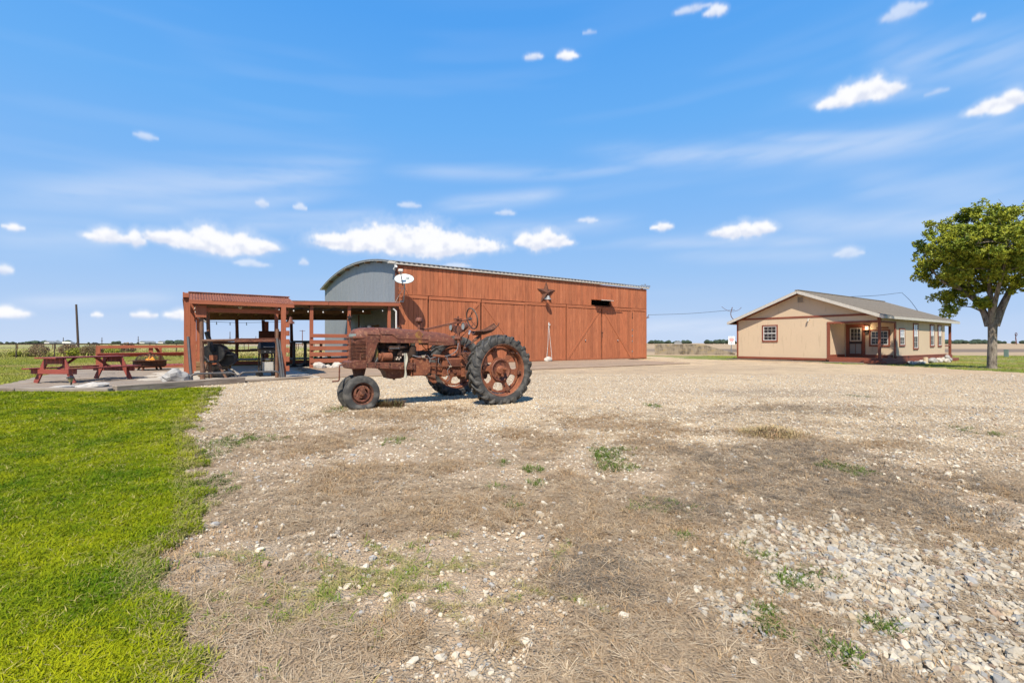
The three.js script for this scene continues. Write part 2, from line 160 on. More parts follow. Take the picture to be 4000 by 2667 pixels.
function smooth(g, deg = 40) { const p = g.attributes.position, n = g.attributes.normal, map = new Map(), cs = Math.cos(deg * Math.PI / 180); const fn = []; for (let i = 0; i < p.count; i += 3) { const a = V().fromBufferAttribute(p, i), b = V().fromBufferAttribute(p, i + 1), c = V().fromBufferAttribute(p, i + 2); const k = b.sub(a).cross(c.sub(a)); const L = k.length() || 1; fn.push([k.x / L, k.y / L, k.z / L, L]); }
  const key = (i) => Math.round(p.getX(i) * 2e4) + ',' + Math.round(p.getY(i) * 2e4) + ',' + Math.round(p.getZ(i) * 2e4); for (let i = 0; i < p.count; i++) { const k = key(i); if (!map.has(k)) map.set(k, []); map.get(k).push(fn[(i / 3) | 0]); }
  for (let i = 0; i < p.count; i++) { const f = fn[(i / 3) | 0]; let x = 0, y = 0, z = 0; for (const q of map.get(key(i))) if (q[0] * f[0] + q[1] * f[1] + q[2] * f[2] >= cs) { x += q[0] * q[3]; y += q[1] * q[3]; z += q[2] * q[3]; } const L = Math.hypot(x, y, z) || 1; n.setXYZ(i, x / L, y / L, z / L); } return g; }
function lump(r, seed, sx = 1, sy = 1, sz = 1, det = 2, rough = 0.35) { const g = tidy(new THREE.IcosahedronGeometry(1, det)), p = g.attributes.position; for (let i = 0; i < p.count; i++) { const v = V().fromBufferAttribute(p, i); const a = fbm(v.x * 1.6 + seed, v.y * 1.6 + v.z * 1.3 + 9, 3, seed & 63), b = vn(v.z * 2.2 + seed, v.x * 2.1 - v.y, 7); const k = r * (1 - rough + rough * 1.6 * a + rough * 0.4 * b); p.setXYZ(i, v.x * k * sx, v.y * k * sy, v.z * k * sz); } g.computeVertexNormals(); return boxUV(g); }

// ------------------------------------------------------------------ scene tree helpers
const used = new Map();
function numbered(n) { const k = used.get(n) ?? 0; used.set(n, k + 1); return k ? n + '_' + String(k).padStart(3, '0') : n; }
function tag(o, label, category, group) { o.userData.label = label; o.userData.category = category; if (group) o.userData.group = group; return o; }
function thing(name, label, category, [x, y, z] = [0, 0, 0], turn = 0, group) { const o = new THREE.Group(); o.name = numbered(name); o.position.set(x, y, z); o.rotation.y = turn; scene.add(o); return tag(o, label, category, group); }
function part(name, gs, mat, parent, pos, rot) { const m = new THREE.Mesh(Array.isArray(gs) ? merge(gs) : gs, mat); m.name = name; if (pos) m.position.set(...pos); if (rot) m.rotation.set(...rot); parent.add(m); return m; }
function grp(name, parent, pos) { const g = new THREE.Group(); g.name = name; if (pos) g.position.set(...pos); parent.add(g); return g; }
function solo(name, gs, mat, label, category, pos, rot, group) { const m = new THREE.Mesh(Array.isArray(gs) ? merge(gs) : gs, mat); m.name = numbered(name); if (pos) m.position.set(...pos); if (rot) m.rotation.set(...rot); scene.add(m); return tag(m, label, category, group); }
function struct(name, gs, mat) { const m = new THREE.Mesh(Array.isArray(gs) ? merge(gs) : gs, mat); m.name = name; m.userData.kind = 'structure'; scene.add(m); return m; }
function stuff(name, geom, mat, n, label, category) { const m = new THREE.InstancedMesh(geom, mat, n); m.name = numbered(name); m.userData.kind = 'stuff'; if (label) tag(m, label, category); scene.add(m); return m; }
const Bw = (...a) => boxUV(B(...a));
const XZ = (X, D) => [VC * X + VS * D, VS * X - VC * D];     // yard coordinates (right of the camera, ahead of it) to x, z

// ------------------------------------------------------------------ the ground
// patches of dry grass, dark dead grass, bare soil, green weeds and the bed of crushed rock: [right, ahead, half width, half depth] in metres from the camera
const BROWN = [[-1.98,8.47,1.03,0.75],[-1.47,4.37,0.32,0.45],[-1.13,4.69,0.18,0.23],[-0.74,4.75,0.17,0.23],[0.43,5.99,0.23,0.56],[0.51,4.37,0.17,0.25],[1.56,7.23,0.93,0.82],[1.75,5.9,0.28,0.55],[0.41,3.33,0.19,0.26],[1.92,4.57,0.22,0.38],[3.56,6.48,0.37,0.5],[4.43,5.85,0.47,0.3],[4.15,3.96,0.12,0.2],[-1.45,3.26,0.09,0.07],[-0.48,2.03,0.1,0.11],[-2.47,5.93,0.48,0.46],[1.21,2.34,0.25,0.21],[2.08,3.12,0.14,0.11],[1.24,2.69,0.17,0.19],[1.25,2.18,0.11,0.12],[-0.05,2.03,0.08,0.11],[3.01,2.93,0.19,0.22],[0.18,6.61,0.32,0.38],[-1.79,6.61,0.39,0.34],[0.9,3.3,.5,.35],[-.2,3.6,.6,.4]];
const DARK = [[5.4,9.03,1.3,0.8],[2.98,4.74,0.99,1.09],[6.65,12.11,1.56,0.8],[3.07,3.79,0.72,0.57],[1.44,3.56,0.35,0.33],[0.48,2.54,0.27,0.25]];
const BARE = [[-1.49,2.75,0.24,0.3],[3.54,3.38,0.22,0.35],[-1.07,2.34,0.19,0.19],[-0.1,1.84,0.2,0.09]];
const GREEN = [[-3.58,5.96,0.29,0.31],[-3.31,6.12,0.2,0.16],[-1.52,6.05,0.16,0.19],[1.02,5.26,0.2,0.34],[0.99,4.82,0.16,0.16],[-0.13,4.87,0.09,0.12],[0.2,4.69,0.1,0.1],[0.2,4.2,0.06,0.11],[-0.13,4.09,0.09,0.07],[1.15,3.56,0.18,0.18],[1.08,3.06,0.08,0.07],[1.64,2.57,0.1,0.11],[1.44,2.45,0.08,0.1],[1.45,2.8,0.09,0.1],[1.73,2.54,0.08,0.06],[-3.32,8.89,0.29,0.25],[2.76,9.44,0.13,0.2],[6.54,6.8,0.13,0.18],[6.65,6.48,0.16,0.16],[3.32,4.72,0.13,0.19],[1.14,2.16,0.05,0.08],[1.61,2.08,0.05,0.05],[1.31,1.9,0.05,0.06],[-3.44,5.14,0.17,0.34],[-2.68,4.13,0.11,0.3],[-2.42,3.92,0.08,0.13],[0.02,3.67,0.08,0.1],[8.17,11.28,0.24,0.22],[1.3,5.57,0.09,0.08]];
const BED = [[2.01,2.85,0.52,0.39],[1.86,2.29,0.52,0.37],[1.79,1.9,0.31,0.17],[1.44,1.84,0.3,0.12],[1.03,2.22,0.11,0.19],[2.3,2.1,.45,.4],[2.6,2.5,.4,.35],[2.25,1.75,.4,.25],[1.5,2.5,.25,.2],[2.0,2.55,.7,.3]];
const LAWN_EDGE = [[40,-9.6],[20,-9.2],[12.94,-8.16],[10.7,-6.94],[9.57,-6.34],[7.9,-5.42],[6.41,-4.51],[5.39,-3.72],[4.5,-3.09],[3.86,-2.58],[3.38,-2.24],[3.01,-2.08],[2.79,-2.16],[2.56,-2.02],[2.34,-1.8],[2.22,-1.58],[2.05,-1.44],[1.91,-1.31],[1.74,-1.19],[-30,-1.0]];
const lawnX = (D) => { for (let i = 0; i < LAWN_EDGE.length - 1; i++) { const [d0, x0] = LAWN_EDGE[i], [d1, x1] = LAWN_EDGE[i + 1]; if (D <= d0 && D >= d1) return mix(x1, x0, (D - d1) / (d0 - d1)); } return -9.6; };
const blot = (L, X, D, n) => { let m = 0; n += .9 * (fbm(X * 9, D * 9, 3, 65) - .5); for (const [x, d, a, b] of L) { const u = (X - x) / a, v = (D - d) / b, q = u * u + v * v; if (q < 4) m = Math.max(m, sst(1.7, 0.3, Math.sqrt(q) + (n - 0.5) * 2.0)); } return m; };
const dip = (x, z) => -0.11 * sst(8, 4.5, Math.hypot((x - 43) * .8, z + 9.5));   // the ground falls a little beside the house
const XDof = (x, z) => [VC * x + VS * z, VS * x - VC * z];
function surface(x, z) { const [X, D] = XDof(x, z);
  if (D > 5 && x < 9.4) { if (D > 43.5 && x < 60) return 'pasture'; if (D > 43.5) return 'ploughed_field'; if (D > 12 && (x < -4.4 || z < -25) ) return 'back_lawn'; }
  if (D < 13.5 && X < lawnX(D) + 0.16 * (fbm(x * 3.1, z * 3.1, 3, 71) - 0.5)) return 'front_lawn';
  if (X > 10 || z < -26) { const e = D > 28.2 ? 19.8 : D > 27.5 ? 22 : 21.4; if (D > 47 + 2 * vn(x * .1, z * .1)) return x < 31 ? 'pasture' : 'ploughed_field'; if (z < -25 && x > 29 && x < 36) return x < 31.2 + (-25 - z) * 0.2 || z < -37 ? 'side_lawn' : 'gravel_yard'; if (z < -20 && x >= 33) return 'side_lawn'; if (X > e + 1.2 * (fbm(x * .7, z * .7, 3, 5) - .5) && D > 14) return 'side_lawn'; }
  return 'gravel_yard'; }
const TINT = {
  gravel_yard(x, z) { const [X, D] = XDof(x, z), n = fbm(x * 1.9, z * 1.9, 4, 41), m = fbm(x * 0.45, z * 0.45, 4, 43);
    const pale = clamp(sst(5.2, 10, D + 4 * (m - .5) + (X > 1 ? 1.2 : 0)) * (0.55 + 0.9 * sst(.32, .6, m)) + 0.15);
    let c = mix3([.66, .505, .355], [.95, .755, .51], pale * sst(.25, .68, n + .1) * (.6 + .4 * sst(.3, .6, fbm(x * .22 + 3, z * .22, 3, 48)))); const peach = sst(.52, .7, fbm(x * .16, z * .16 + 9, 3, 45)) * sst(14, 22, D); c = mix3(c, [.86, .65, .45], peach * .7);
    const straw = blot(BROWN, X, D, n); c = mix3(c, [.52, .37, .23], straw * .7); const dk = blot(DARK, X, D, n); c = mix3(c, [.32, .27, .21], dk * .45); c = mix3(c, [.60, .51, .40], blot(BARE, X, D, n)); c = mix3(c, [.17, .2, .06], blot(GREEN, X, D, n) * .75);
    const sm = sst(.5, .72, fbm(x * .9 + 7, z * .9, 4, 47)) * sst(11, 7, D); c = mix3(c, [.56, .425, .29], sm * .5); return c; },
  front_lawn(x, z) { const n = fbm(x * 1.3, z * 1.3, 4, 51); return mix3([.10, .13, .008], [.22, .22, .015], n); },
  back_lawn(x, z) { const n = fbm(x * .5, z * .5, 4, 53), b = sst(.5, .75, fbm(x * .12, z * .3, 3, 54)); return mix3(mix3([.22, .27, .035], [.44, .43, .08], n), [.52, .41, .17], b * .7); },
  side_lawn(x, z) { const n = fbm(x * .4, z * .4, 4, 55), b = sst(.48, .7, fbm(x * .2, z * .2, 3, 56)); return mix3(mix3([.21, .27, .035], [.42, .44, .08], n), [.50, .41, .17], b * .6); },
  pasture(x, z) { const [X, D] = XDof(x, z), n = fbm(x * .12, z * .12, 4, 57), b = sst(.42, .62, fbm(x * .03, z * .03, 3, 58)); return mix3(mix3([.33, .36, .07], [.55, .53, .17], n), [.66, .53, .28], b * .7); },
  ploughed_field(x, z) { const [X, D] = XDof(x, z), n = fbm(x * .2, z * .2, 4, 59), band = sst(62, 68, D) * sst(112, 92, D) * sst(12, 30, X); let c = mix3([.55, .38, .22], [.72, .54, .32], n); return mix3(c, [.22, .16, .115], band * (.6 + .4 * n)); },
};
{
  const gravelPx = (u, v) => { const f = tf(u, v, 200, 200, 2, 601), m = tf(u, v, 12, 12, 4, 602); let c = [1, .92, .8].map((x) => x * (.58 + .16 * f + .16 * m)); let hgt = .2 + .15 * f;
    for (const [p, th, s] of [[170, .5, 610], [92, .52, 620], [46, .87, 630]]) { const [d, e, id] = cell(u, v, p, s); if (id > th && d < .46) { const k = sst(.02, .2, e) * sst(.46, .38, d), t = hsh(Math.floor(id * 9999), 3, 5), col = t > .8 ? [.86, .78, .66] : t > .65 ? [.72, .68, .62] : [1, .97, .92]; c = mix3(c, col.map((x) => x * (.84 + .16 * id)), k); hgt = Math.max(hgt, k * (.5 + .5 * (1 - d))); } } return [c, hgt]; };
  const N = 1024, cd = new Uint8Array(N * N * 4), bd = new Uint8Array(N * N * 4); for (let j = 0; j < N; j++) for (let i = 0; i < N; i++) { const [c, h] = gravelPx(i / N, j / N), o = (j * N + i) * 4; for (let k = 0; k < 3; k++) { cd[o + k] = to8(c[k] * K); bd[o + k] = 255 * clamp(h); } cd[o + 3] = bd[o + 3] = 255; }
  const ct = new THREE.DataTexture(cd, N, N); ct.colorSpace = THREE.SRGBColorSpace; setT(ct, 1 / 1.7); const bt = setT(new THREE.DataTexture(bd, N, N), 1 / 1.7);
  const grassT = tex(512, 512, (u, v) => { const a = tf(u, v, 160, 40, 3, 640), b = tf(u, v, 50, 160, 2, 641), m = tf(u, v, 8, 8, 4, 642); return [1, 1, 1].map((_, k) => clamp((.35 + .75 * sst(.25, .75, .4 * a + .3 * b + .3 * m)) * [1, 1, .9][k])); }, 1 / 2.3);
  const grassB = grey(512, 512, (u, v) => .5 * tf(u, v, 160, 160, 2, 643) + .5 * tf(u, v, 24, 24, 3, 644), 1 / 2.3);
  const clodT = tex(512, 512, (u, v) => { const a = tf(u, v, 60, 60, 4, 650), m = tf(u, v, 9, 22, 4, 651); return [1, .97, .93].map((x) => x * (.5 + .5 * (.5 * a + .5 * m))); }, 1 / 7);
  const mats = { gravel_yard: std({ vertexColors: true, map: ct, bumpMap: bt, bumpScale: 0.012, roughness: 1 }), front_lawn: std({ vertexColors: true, map: grassT, bumpMap: grassB, bumpScale: 0.03, roughness: 1 }), back_lawn: std({ vertexColors: true, map: grassT, bumpMap: grassB, bumpScale: 0.05, roughness: 1 }) };
  mats.side_lawn = mats.back_lawn; mats.pasture = mats.back_lawn; mats.ploughed_field = std({ vertexColors: true, map: clodT, roughness: 1 });
  const ang = []; for (let a = -180; a < -57; a += 6) ang.push(a); for (let a = -57; a <= 57; a += 0.26) ang.push(a); for (let a = 60; a < 180; a += 6) ang.push(a); ang.push(180);
  const rad = [0.02]; for (let r = 0.9; r < 60; r *= 1.0145) rad.push(r); for (let r = 60; r < 7000; r *= 1.055) rad.push(r);
  const nA = ang.length, pos = new Float32Array(nA * rad.length * 3);
  for (let j = 0; j < rad.length; j++) for (let i = 0; i < nA; i++) { const p = ang[i] * Math.PI / 180, [x, z] = XZ(rad[j] * Math.sin(p), rad[j] * Math.cos(p)), o = (j * nA + i) * 3; const near = sst(16, 6, rad[j]); pos[o] = x; pos[o + 1] = near * (0.022 * (fbm(x * 2.3, z * 2.3, 3, 81) - .5) + 0.014 * (vn(x * 11, z * 11, 82) - .5)) - 0.004 + dip(x, z); pos[o + 2] = z; }
  const acc = {}; const tint = {};
  for (let j = 0; j < rad.length - 1; j++) for (let i = 0; i < nA - 1; i++) { const a = j * nA + i, b = a + 1, c = a + nA + 1, d = a + nA; const k = surface((pos[a * 3] + pos[c * 3]) / 2, (pos[a * 3 + 2] + pos[c * 3 + 2]) / 2); (acc[k] ??= []).push(a, b, c, a, c, d); }
  for (const k of Object.keys(acc)) { const idx = acc[k], map = new Map(), P = [], C = [], U = [], I = []; for (const q of idx) { let w = map.get(q); if (w === undefined) { w = P.length / 3; map.set(q, w); const x = pos[q * 3], y = pos[q * 3 + 1], z = pos[q * 3 + 2]; P.push(x, y, z); U.push(x, z); C.push(...TINT[k](x, z)); } I.push(w); }
    const g = new THREE.BufferGeometry(); g.setAttribute('position', new THREE.Float32BufferAttribute(P, 3)); g.setAttribute('uv', new THREE.Float32BufferAttribute(U, 2)); g.setAttribute('color', new THREE.Float32BufferAttribute(C, 3)); g.setIndex(I); g.computeVertexNormals(); const nn = g.attributes.normal; if (nn.getY(0) < 0) { for (let q = 0; q < I.length; q += 3) { const t = I[q]; I[q] = I[q + 1]; I[q + 1] = t; } g.setIndex(I); g.computeVertexNormals(); }
    struct(k, g, mats[k]); }
}
// blades: a tuft of nb bent blades
function tuft(nb, h, w, lean, spread, seed) { const r = rng(seed), P = [], U = []; for (let i = 0; i < nb; i++) { const a = r() * 6.283, q = Math.sqrt(r()) * spread, b = r() * 6.283, bx0 = Math.cos(b) * q, bz0 = Math.sin(b) * q, H = h * (.55 + .6 * r()), L = lean * (.3 + r()), dx = Math.cos(a), dz = Math.sin(a), wx = -dz * w / 2, wz = dx * w / 2; const m = [bx0 + dx * L * H * .35, H * .6, bz0 + dz * L * H * .35], t = [bx0 + dx * L * H, H * (1 - .25 * L), bz0 + dz * L * H];
  const A = [bx0 - wx, -.004, bz0 - wz], Bq = [bx0 + wx, -.004, bz0 + wz], C = [m[0] + wx * .8, m[1], m[2] + wz * .8], D = [m[0] - wx * .8, m[1], m[2] - wz * .8]; for (const v of [A, Bq, C, A, C, D, D, C, t]) { P.push(...v); U.push(0, 0); } } return geo(P, U); }
const blade = new THREE.MeshPhysicalMaterial({ roughness: 0.9, specularIntensity: 0.25, side: THREE.DoubleSide, color: new THREE.Color(K, K, K) });
const mtx = new THREE.Matrix4(), quat = new THREE.Quaternion(), eul = new THREE.Euler(), colr = new THREE.Color();
function fill(name, geos, mat, list, label, category) { // list: [x, y, z, scale, ry, tiltx, tiltz, r, g, b, sy]
  const by = geos.map(() => []); list.forEach((q, i) => by[i % geos.length].push(q)); by.forEach((L, k) => { if (!L.length) return; const m = stuff(name, geos[k], mat, L.length, label, category); L.forEach((q, i) => { mtx.compose(V(q[0], q[1], q[2]), quat.setFromEuler(eul.set(q[5], q[4], q[6])), V(q[3], q[3] * (q[10] ?? 1), q[3])); m.setMatrixAt(i, mtx); m.setColorAt(i, colr.setRGB(q[7], q[8], q[9])); }); }); }
{ // front lawn
  const r = rng(11), L = []; for (let k = 0; k < 420000 && L.length < 115000; k++) { const D = 1.25 * Math.exp(r() * Math.log(13.2 / 1.25)), X = -1.16 * D + r() * 1.16 * D * 0.82; if (r() > Math.min(1, .25 + D / 5)) continue; const [x, z] = XZ(X, D); const e = lawnX(D) - X; const ev = e / (.35 + D * .16) + .5 * (fbm(x * 6, z * 6, 3, 63) - .5); if (ev < -0.12 || (ev < .12 && r() > sst(-.12, .12, ev) * .75)) continue; if (D > 11 && (x - -3.9) * 0.6 + (z + 17.1) * -0.8 > 0 && z < -15.6) continue; if (z < -15.4 - Math.max(0, -1.5 - x) * .75 && x > -4.3) continue; if (z < -15.3 - Math.max(0, x + 1.4) * .57 && x > -1.5) continue;
    const n = fbm(x * 1.3, z * 1.3, 4, 51), n2 = fbm(x * 5, z * 5, 2, 52); let c = mix3([.085, .17, .003], [.41, .425, .006], clamp(n * 1.1 - .1 + (r() - .5) * .6 + (n2 - .5) * .7)); if (r() < .06) c = [.5, .43, .14]; if (e < .15 && r() < .4) c = mix3(c, [.45, .36, .17], .7);
    L.push([x, 0, z, (0.55 + .75 * r()) * (1 + D * .055), r() * 6.28, (r() - .5) * .4, (r() - .5) * .4, ...c]); }
  fill('lawn_grass', [1, 2, 3].map((s) => tuft(12, .040, .0040, 1.1, .034, s)), blade, L, 'bright green mown grass of the front lawn', 'grass');
}
{ // grass on the lawns behind and beside
  const r = rng(12), L = []; const add = (x, z, s) => { const k = surface(x, z); if (k !== 'back_lawn' && k !== 'side_lawn') return; if (x > -4.6 && x < 10 && z > -35 && z < -15) return; const t = TINT[k](x, z), f = .75 + .6 * r(); L.push([x, dip(x, z), z, s * (.7 + .6 * r()), r() * 6.28, 0, 0, t[0] * f, t[1] * f, t[2] * f]); };
  for (let k = 0; k < 26000; k++) { const D = 12 + 30 * r(), X = -1.12 * D + r() * D * 0.95; add(...XZ(X, D), .95); } for (let k = 0; k < 16000; k++) { const D = 17 + 29 * r(), X = 18 + r() * 32; add(...XZ(X, D), .95); }
  fill('rough_grass', [4, 5].map((s) => tuft(12, .06, .008, 1.0, .07, s)), blade, L, 'yellowish rough grass on the lawns behind the deck and beside the house', 'grass');
}
{ // dry grass tufts, green weeds, lying straw in the yard
  const r = rng(13), dry = [], green = [], straw = [], runners = [];
  const inYard = (x, z) => surface(x, z) === 'gravel_yard';
  for (let k = 0; k < 90000; k++) { const D = 1.4 * Math.exp(r() * Math.log(11 / 1.4)), X = (r() * 2 - 1) * 1.15 * D, [x, z] = XZ(X, D); if (!inYard(x, z)) continue; const n = fbm(x * 1.9, z * 1.9, 4, 41), b = blot(BROWN, X, D, n), d = blot(DARK, X, D, n), g = blot(GREEN, X, D, n), sm = sst(.5, .72, fbm(x * .9 + 7, z * .9, 4, 47)) * .35, bed = blot(BED, X, D, n);
    if (r() < g * .5) { const f = .7 + .7 * r(); green.push([x, 0, z, .4 + .8 * r() * r() + D * .05, r() * 6.28, 0, 0, .12 * f, .18 * f, .03 * f]); }
    else if (r() < (b * .42 + d * .22 + sm * .16) * (1 - bed * .85)) { const t = r() < d * .6 ? mix3([.17, .14, .11], [.32, .25, .17], r()) : mix3([.36, .22, .11], [.60, .42, .23], r()); dry.push([x, 0, z, .55 + .5 * r() + D * .04, r() * 6.28, (r() - .5) * .5, (r() - .5) * .5, ...t, .75]); } }
  for (let k = 0; k < 230; k++) { const [X0, D0, a, b] = [3.56, 6.48, .5, .42], q = Math.pow(r(), .8), t = r() * 6.28, [x, z] = XZ(X0 + a * q * Math.cos(t), D0 + b * q * Math.sin(t)); dry.push([x, 0, z, (1 + r() * 1.7) * (1.25 - q * .7), r() * 6.28, 0, 0, .5 + .12 * r(), .37 + .1 * r(), .2 + .06 * r(), 1.15]); }
  for (let k = 0; k < 120; k++) { const [x, z] = XZ(-2.55 + (r() - .5) * .7, 9.35 + (r() - .5) * .4); dry.push([x, 0, z, 1.6 + r() * 1.5, r() * 6.28, 0, 0, .13 + .08 * r(), .1 + .06 * r(), .06, 1.3]); }
  for (let k = 0; k < 210000 && straw.length < 46000; k++) { const D = 1.35 * Math.exp(r() * Math.log(9.5 / 1.35)), X = (r() * 2 - 1) * 1.15 * D, [x, z] = XZ(X, D); if (!inYard(x, z)) continue; const n = fbm(x * 1.9, z * 1.9, 4, 41), b = blot(BROWN, X, D, n), d = blot(DARK, X, D, n), bare = blot(BARE, X, D, n), bed = blot(BED, X, D, n), sm = sst(.38, .62, fbm(x * 1.1 + 7, z * 1.1, 4, 47)); if (r() > clamp(.05 + b * .6 + d * .5 + sm * .45 - bare * .6) * (1 - bed * .96)) continue;
    const t = r() < d * .45 ? mix3([.16, .135, .105], [.34, .27, .19], r()) : mix3([.42, .30, .185], [.76, .60, .40], r() * r()); straw.push([x, .006 + .012 * r(), z, (.6 + .8 * r()) * (1 + D * .05), r() * 6.28, (r() - .5) * .5, (r() - .5) * .4, ...t]); }
  // creeping stems between the lawn and the bare soil
  for (let k = 0; k < 42; k++) { let X = -1.5 + 1.1 * r(), D = 1.75 + .9 * r(), a = r() * 6.28; if (k > 30) { X = -1 + 1.2 * r(); D = 2.3 + .6 * r(); } for (let i = 0; i < 16; i++) { X += Math.cos(a) * .035; D += Math.sin(a) * .035; a += (r() - .5) * .5; const [x, z] = XZ(X, D); if (!inYard(x, z)) break; straw.push([x, .012, z, .9, -a - Math.atan2(VS, VC) + (r() - .5) * .5, 0, 0, ...mix3([.5, .40, .17], [.3, .33, .06], r() * r())]); if (r() < .55) green.push([x, 0, z, .5 + .5 * r(), r() * 6.28, .3, .3, ...(r() < .5 ? [.45, .37, .16] : [.18, .25, .03])]); } }
  fill('dry_grass', [6, 7, 8].map((s) => tuft(10, .05, .0035, 1.5, .04, s)), blade, dry, 'brown dry grass tufts over the gravel yard', 'dry grass');
  fill('green_weed', [9, 10].map((s) => tuft(12, .045, .005, 1.3, .04, s)), blade, green, 'green weed patches dotted over the gravel yard', 'weeds');
  const st = (s) => { const q = rng(s), P = [], U = []; for (let i = 0; i < 3; i++) { const a = (q() - .5) * 1.2, l = .035 + .03 * q(), w = .0009, ox = (q() - .5) * .03, oz = (q() - .5) * .03, c = Math.cos(a), n = Math.sin(a), bow = (q() - .5) * .012; const f = (t, k) => [ox + c * t - n * (k * w + bow * (1 - t * t / l / l)), .004 * (1 - t * t / (l * l)), oz + n * t + c * (k * w + bow * (1 - t * t / l / l))]; for (const [t0, t1] of [[-l, 0], [0, l]]) for (const v of [f(t0, -1), f(t0, 1), f(t1, 1), f(t0, -1), f(t1, 1), f(t1, -1)]) { P.push(...v); U.push(0, 0); } } return geo(P, U); };
  fill('straw_litter', [21, 22, 23].map(st), blade, straw, 'dead grass stems lying loose on the gravel yard', 'straw');
}
{ // loose stones
  const r = rng(14), L = [], bed = []; const dull = (c, f) => c.map((v) => v * f), pick = () => { const t = r(), f = .85 + .25 * r(); return (t < .6 ? [.84, .73, .56] : t < .80 ? [.70, .55, .37] : t < .94 ? [.54, .515, .47] : [.56, .40, .28]).map((v) => v * f); };
  for (let k = 0; k < 330000 && L.length < 105000; k++) { const D = 1.35 * Math.exp(r() * Math.log(19 / 1.35)), X = (r() * 2 - 1) * 1.15 * D, [x, z] = XZ(X, D); if (surface(x, z) !== 'gravel_yard' || (z < -17.5 && x > -4)) continue; const n = fbm(x * 1.9, z * 1.9, 4, 41), m = fbm(x * .45, z * .45, 4, 43), cl = fbm(x * 3, z * 3, 3, 49); const dens = clamp((.27 + .8 * sst(5, 10, D + 4 * (m - .5) + (X > 1 ? 1.2 : 0)) + .3 * sst(.45, .75, cl)) * (1 - .65 * blot(BROWN, X, D, n)) * (1 - .75 * blot(DARK, X, D, n)) * (1 - .8 * blot(BARE, X, D, n))); if (r() > dens * (.22 + .78 * sst(1.5, 6.5, D))) continue;
    const s = (.003 + .0085 * Math.pow(r(), 2.4) + (r() < .03 ? .014 * r() : 0)) * (1 + D * .03); L.push([x, s * .25, z, s, r() * 6.28, r() * .6, r() * .6, ...pick(), .55 + .3 * r()]); }
  for (let k = 0; k < 170000 && bed.length < 12000; k++) { const D = 1.4 + 2.2 * r(), X = .8 + 2.9 * r(), [x, z] = XZ(X, D), n = fbm(x * 4, z * 4, 3, 91); const b = blot(BED, X, D, n); if (r() > b * Math.sqrt(b) + .02) continue; const s = (.0045 + .021 * Math.pow(r(), 2.6) + (r() < .03 ? .012 : 0)) * (.6 + .1 * D); bed.push([x, s * .28 + .006 * r(), z, s, r() * 6.28, r() * .7, r() * .7, ...dull(pick(), .62 + .24 * r()), .5 + .35 * r()]); }
  for (let k = 0; k < 260; k++) { const D = 1.6 * Math.exp(r() * 1.8), X = (r() * 2 - .7) * .8 * D, [x, z] = XZ(X, D); if (surface(x, z) !== 'gravel_yard') continue; const s = .012 + .014 * r(); bed.push([x, s * .3, z, s, r() * 6.28, r() * .5, r() * .5, ...pick(), .6]); }
  const stone = (s) => { const g = tidy(new THREE.DodecahedronGeometry(1, 0)), p = g.attributes.position; for (let i = 0; i < p.count; i++) { const v = V().fromBufferAttribute(p, i), k = .72 + .55 * hsh(Math.round(v.x * 50) + 200, Math.round(v.y * 50 + v.z * 977) + 5000, s); p.setXYZ(i, v.x * k * 1.25, v.y * k, v.z * k); } g.computeVertexNormals(); return boxUV(g); };
  const sm = std({ roughness: 0.95, color: 0xffffff, map: tex(128, 128, (u, v) => [1, 1, 1].map((x) => x * (.72 + .28 * tf(u, v, 6, 6, 4, 660))), .6) });
  fill('gravel', [31, 32, 33].map(stone), sm, L, 'pale limestone gravel scattered over the yard', 'gravel');
  fill('crushed_rock', [34, 35, 36, 37].map(stone), sm, bed, 'bed of white crushed rock lying in the dry grass', 'crushed rock');
}

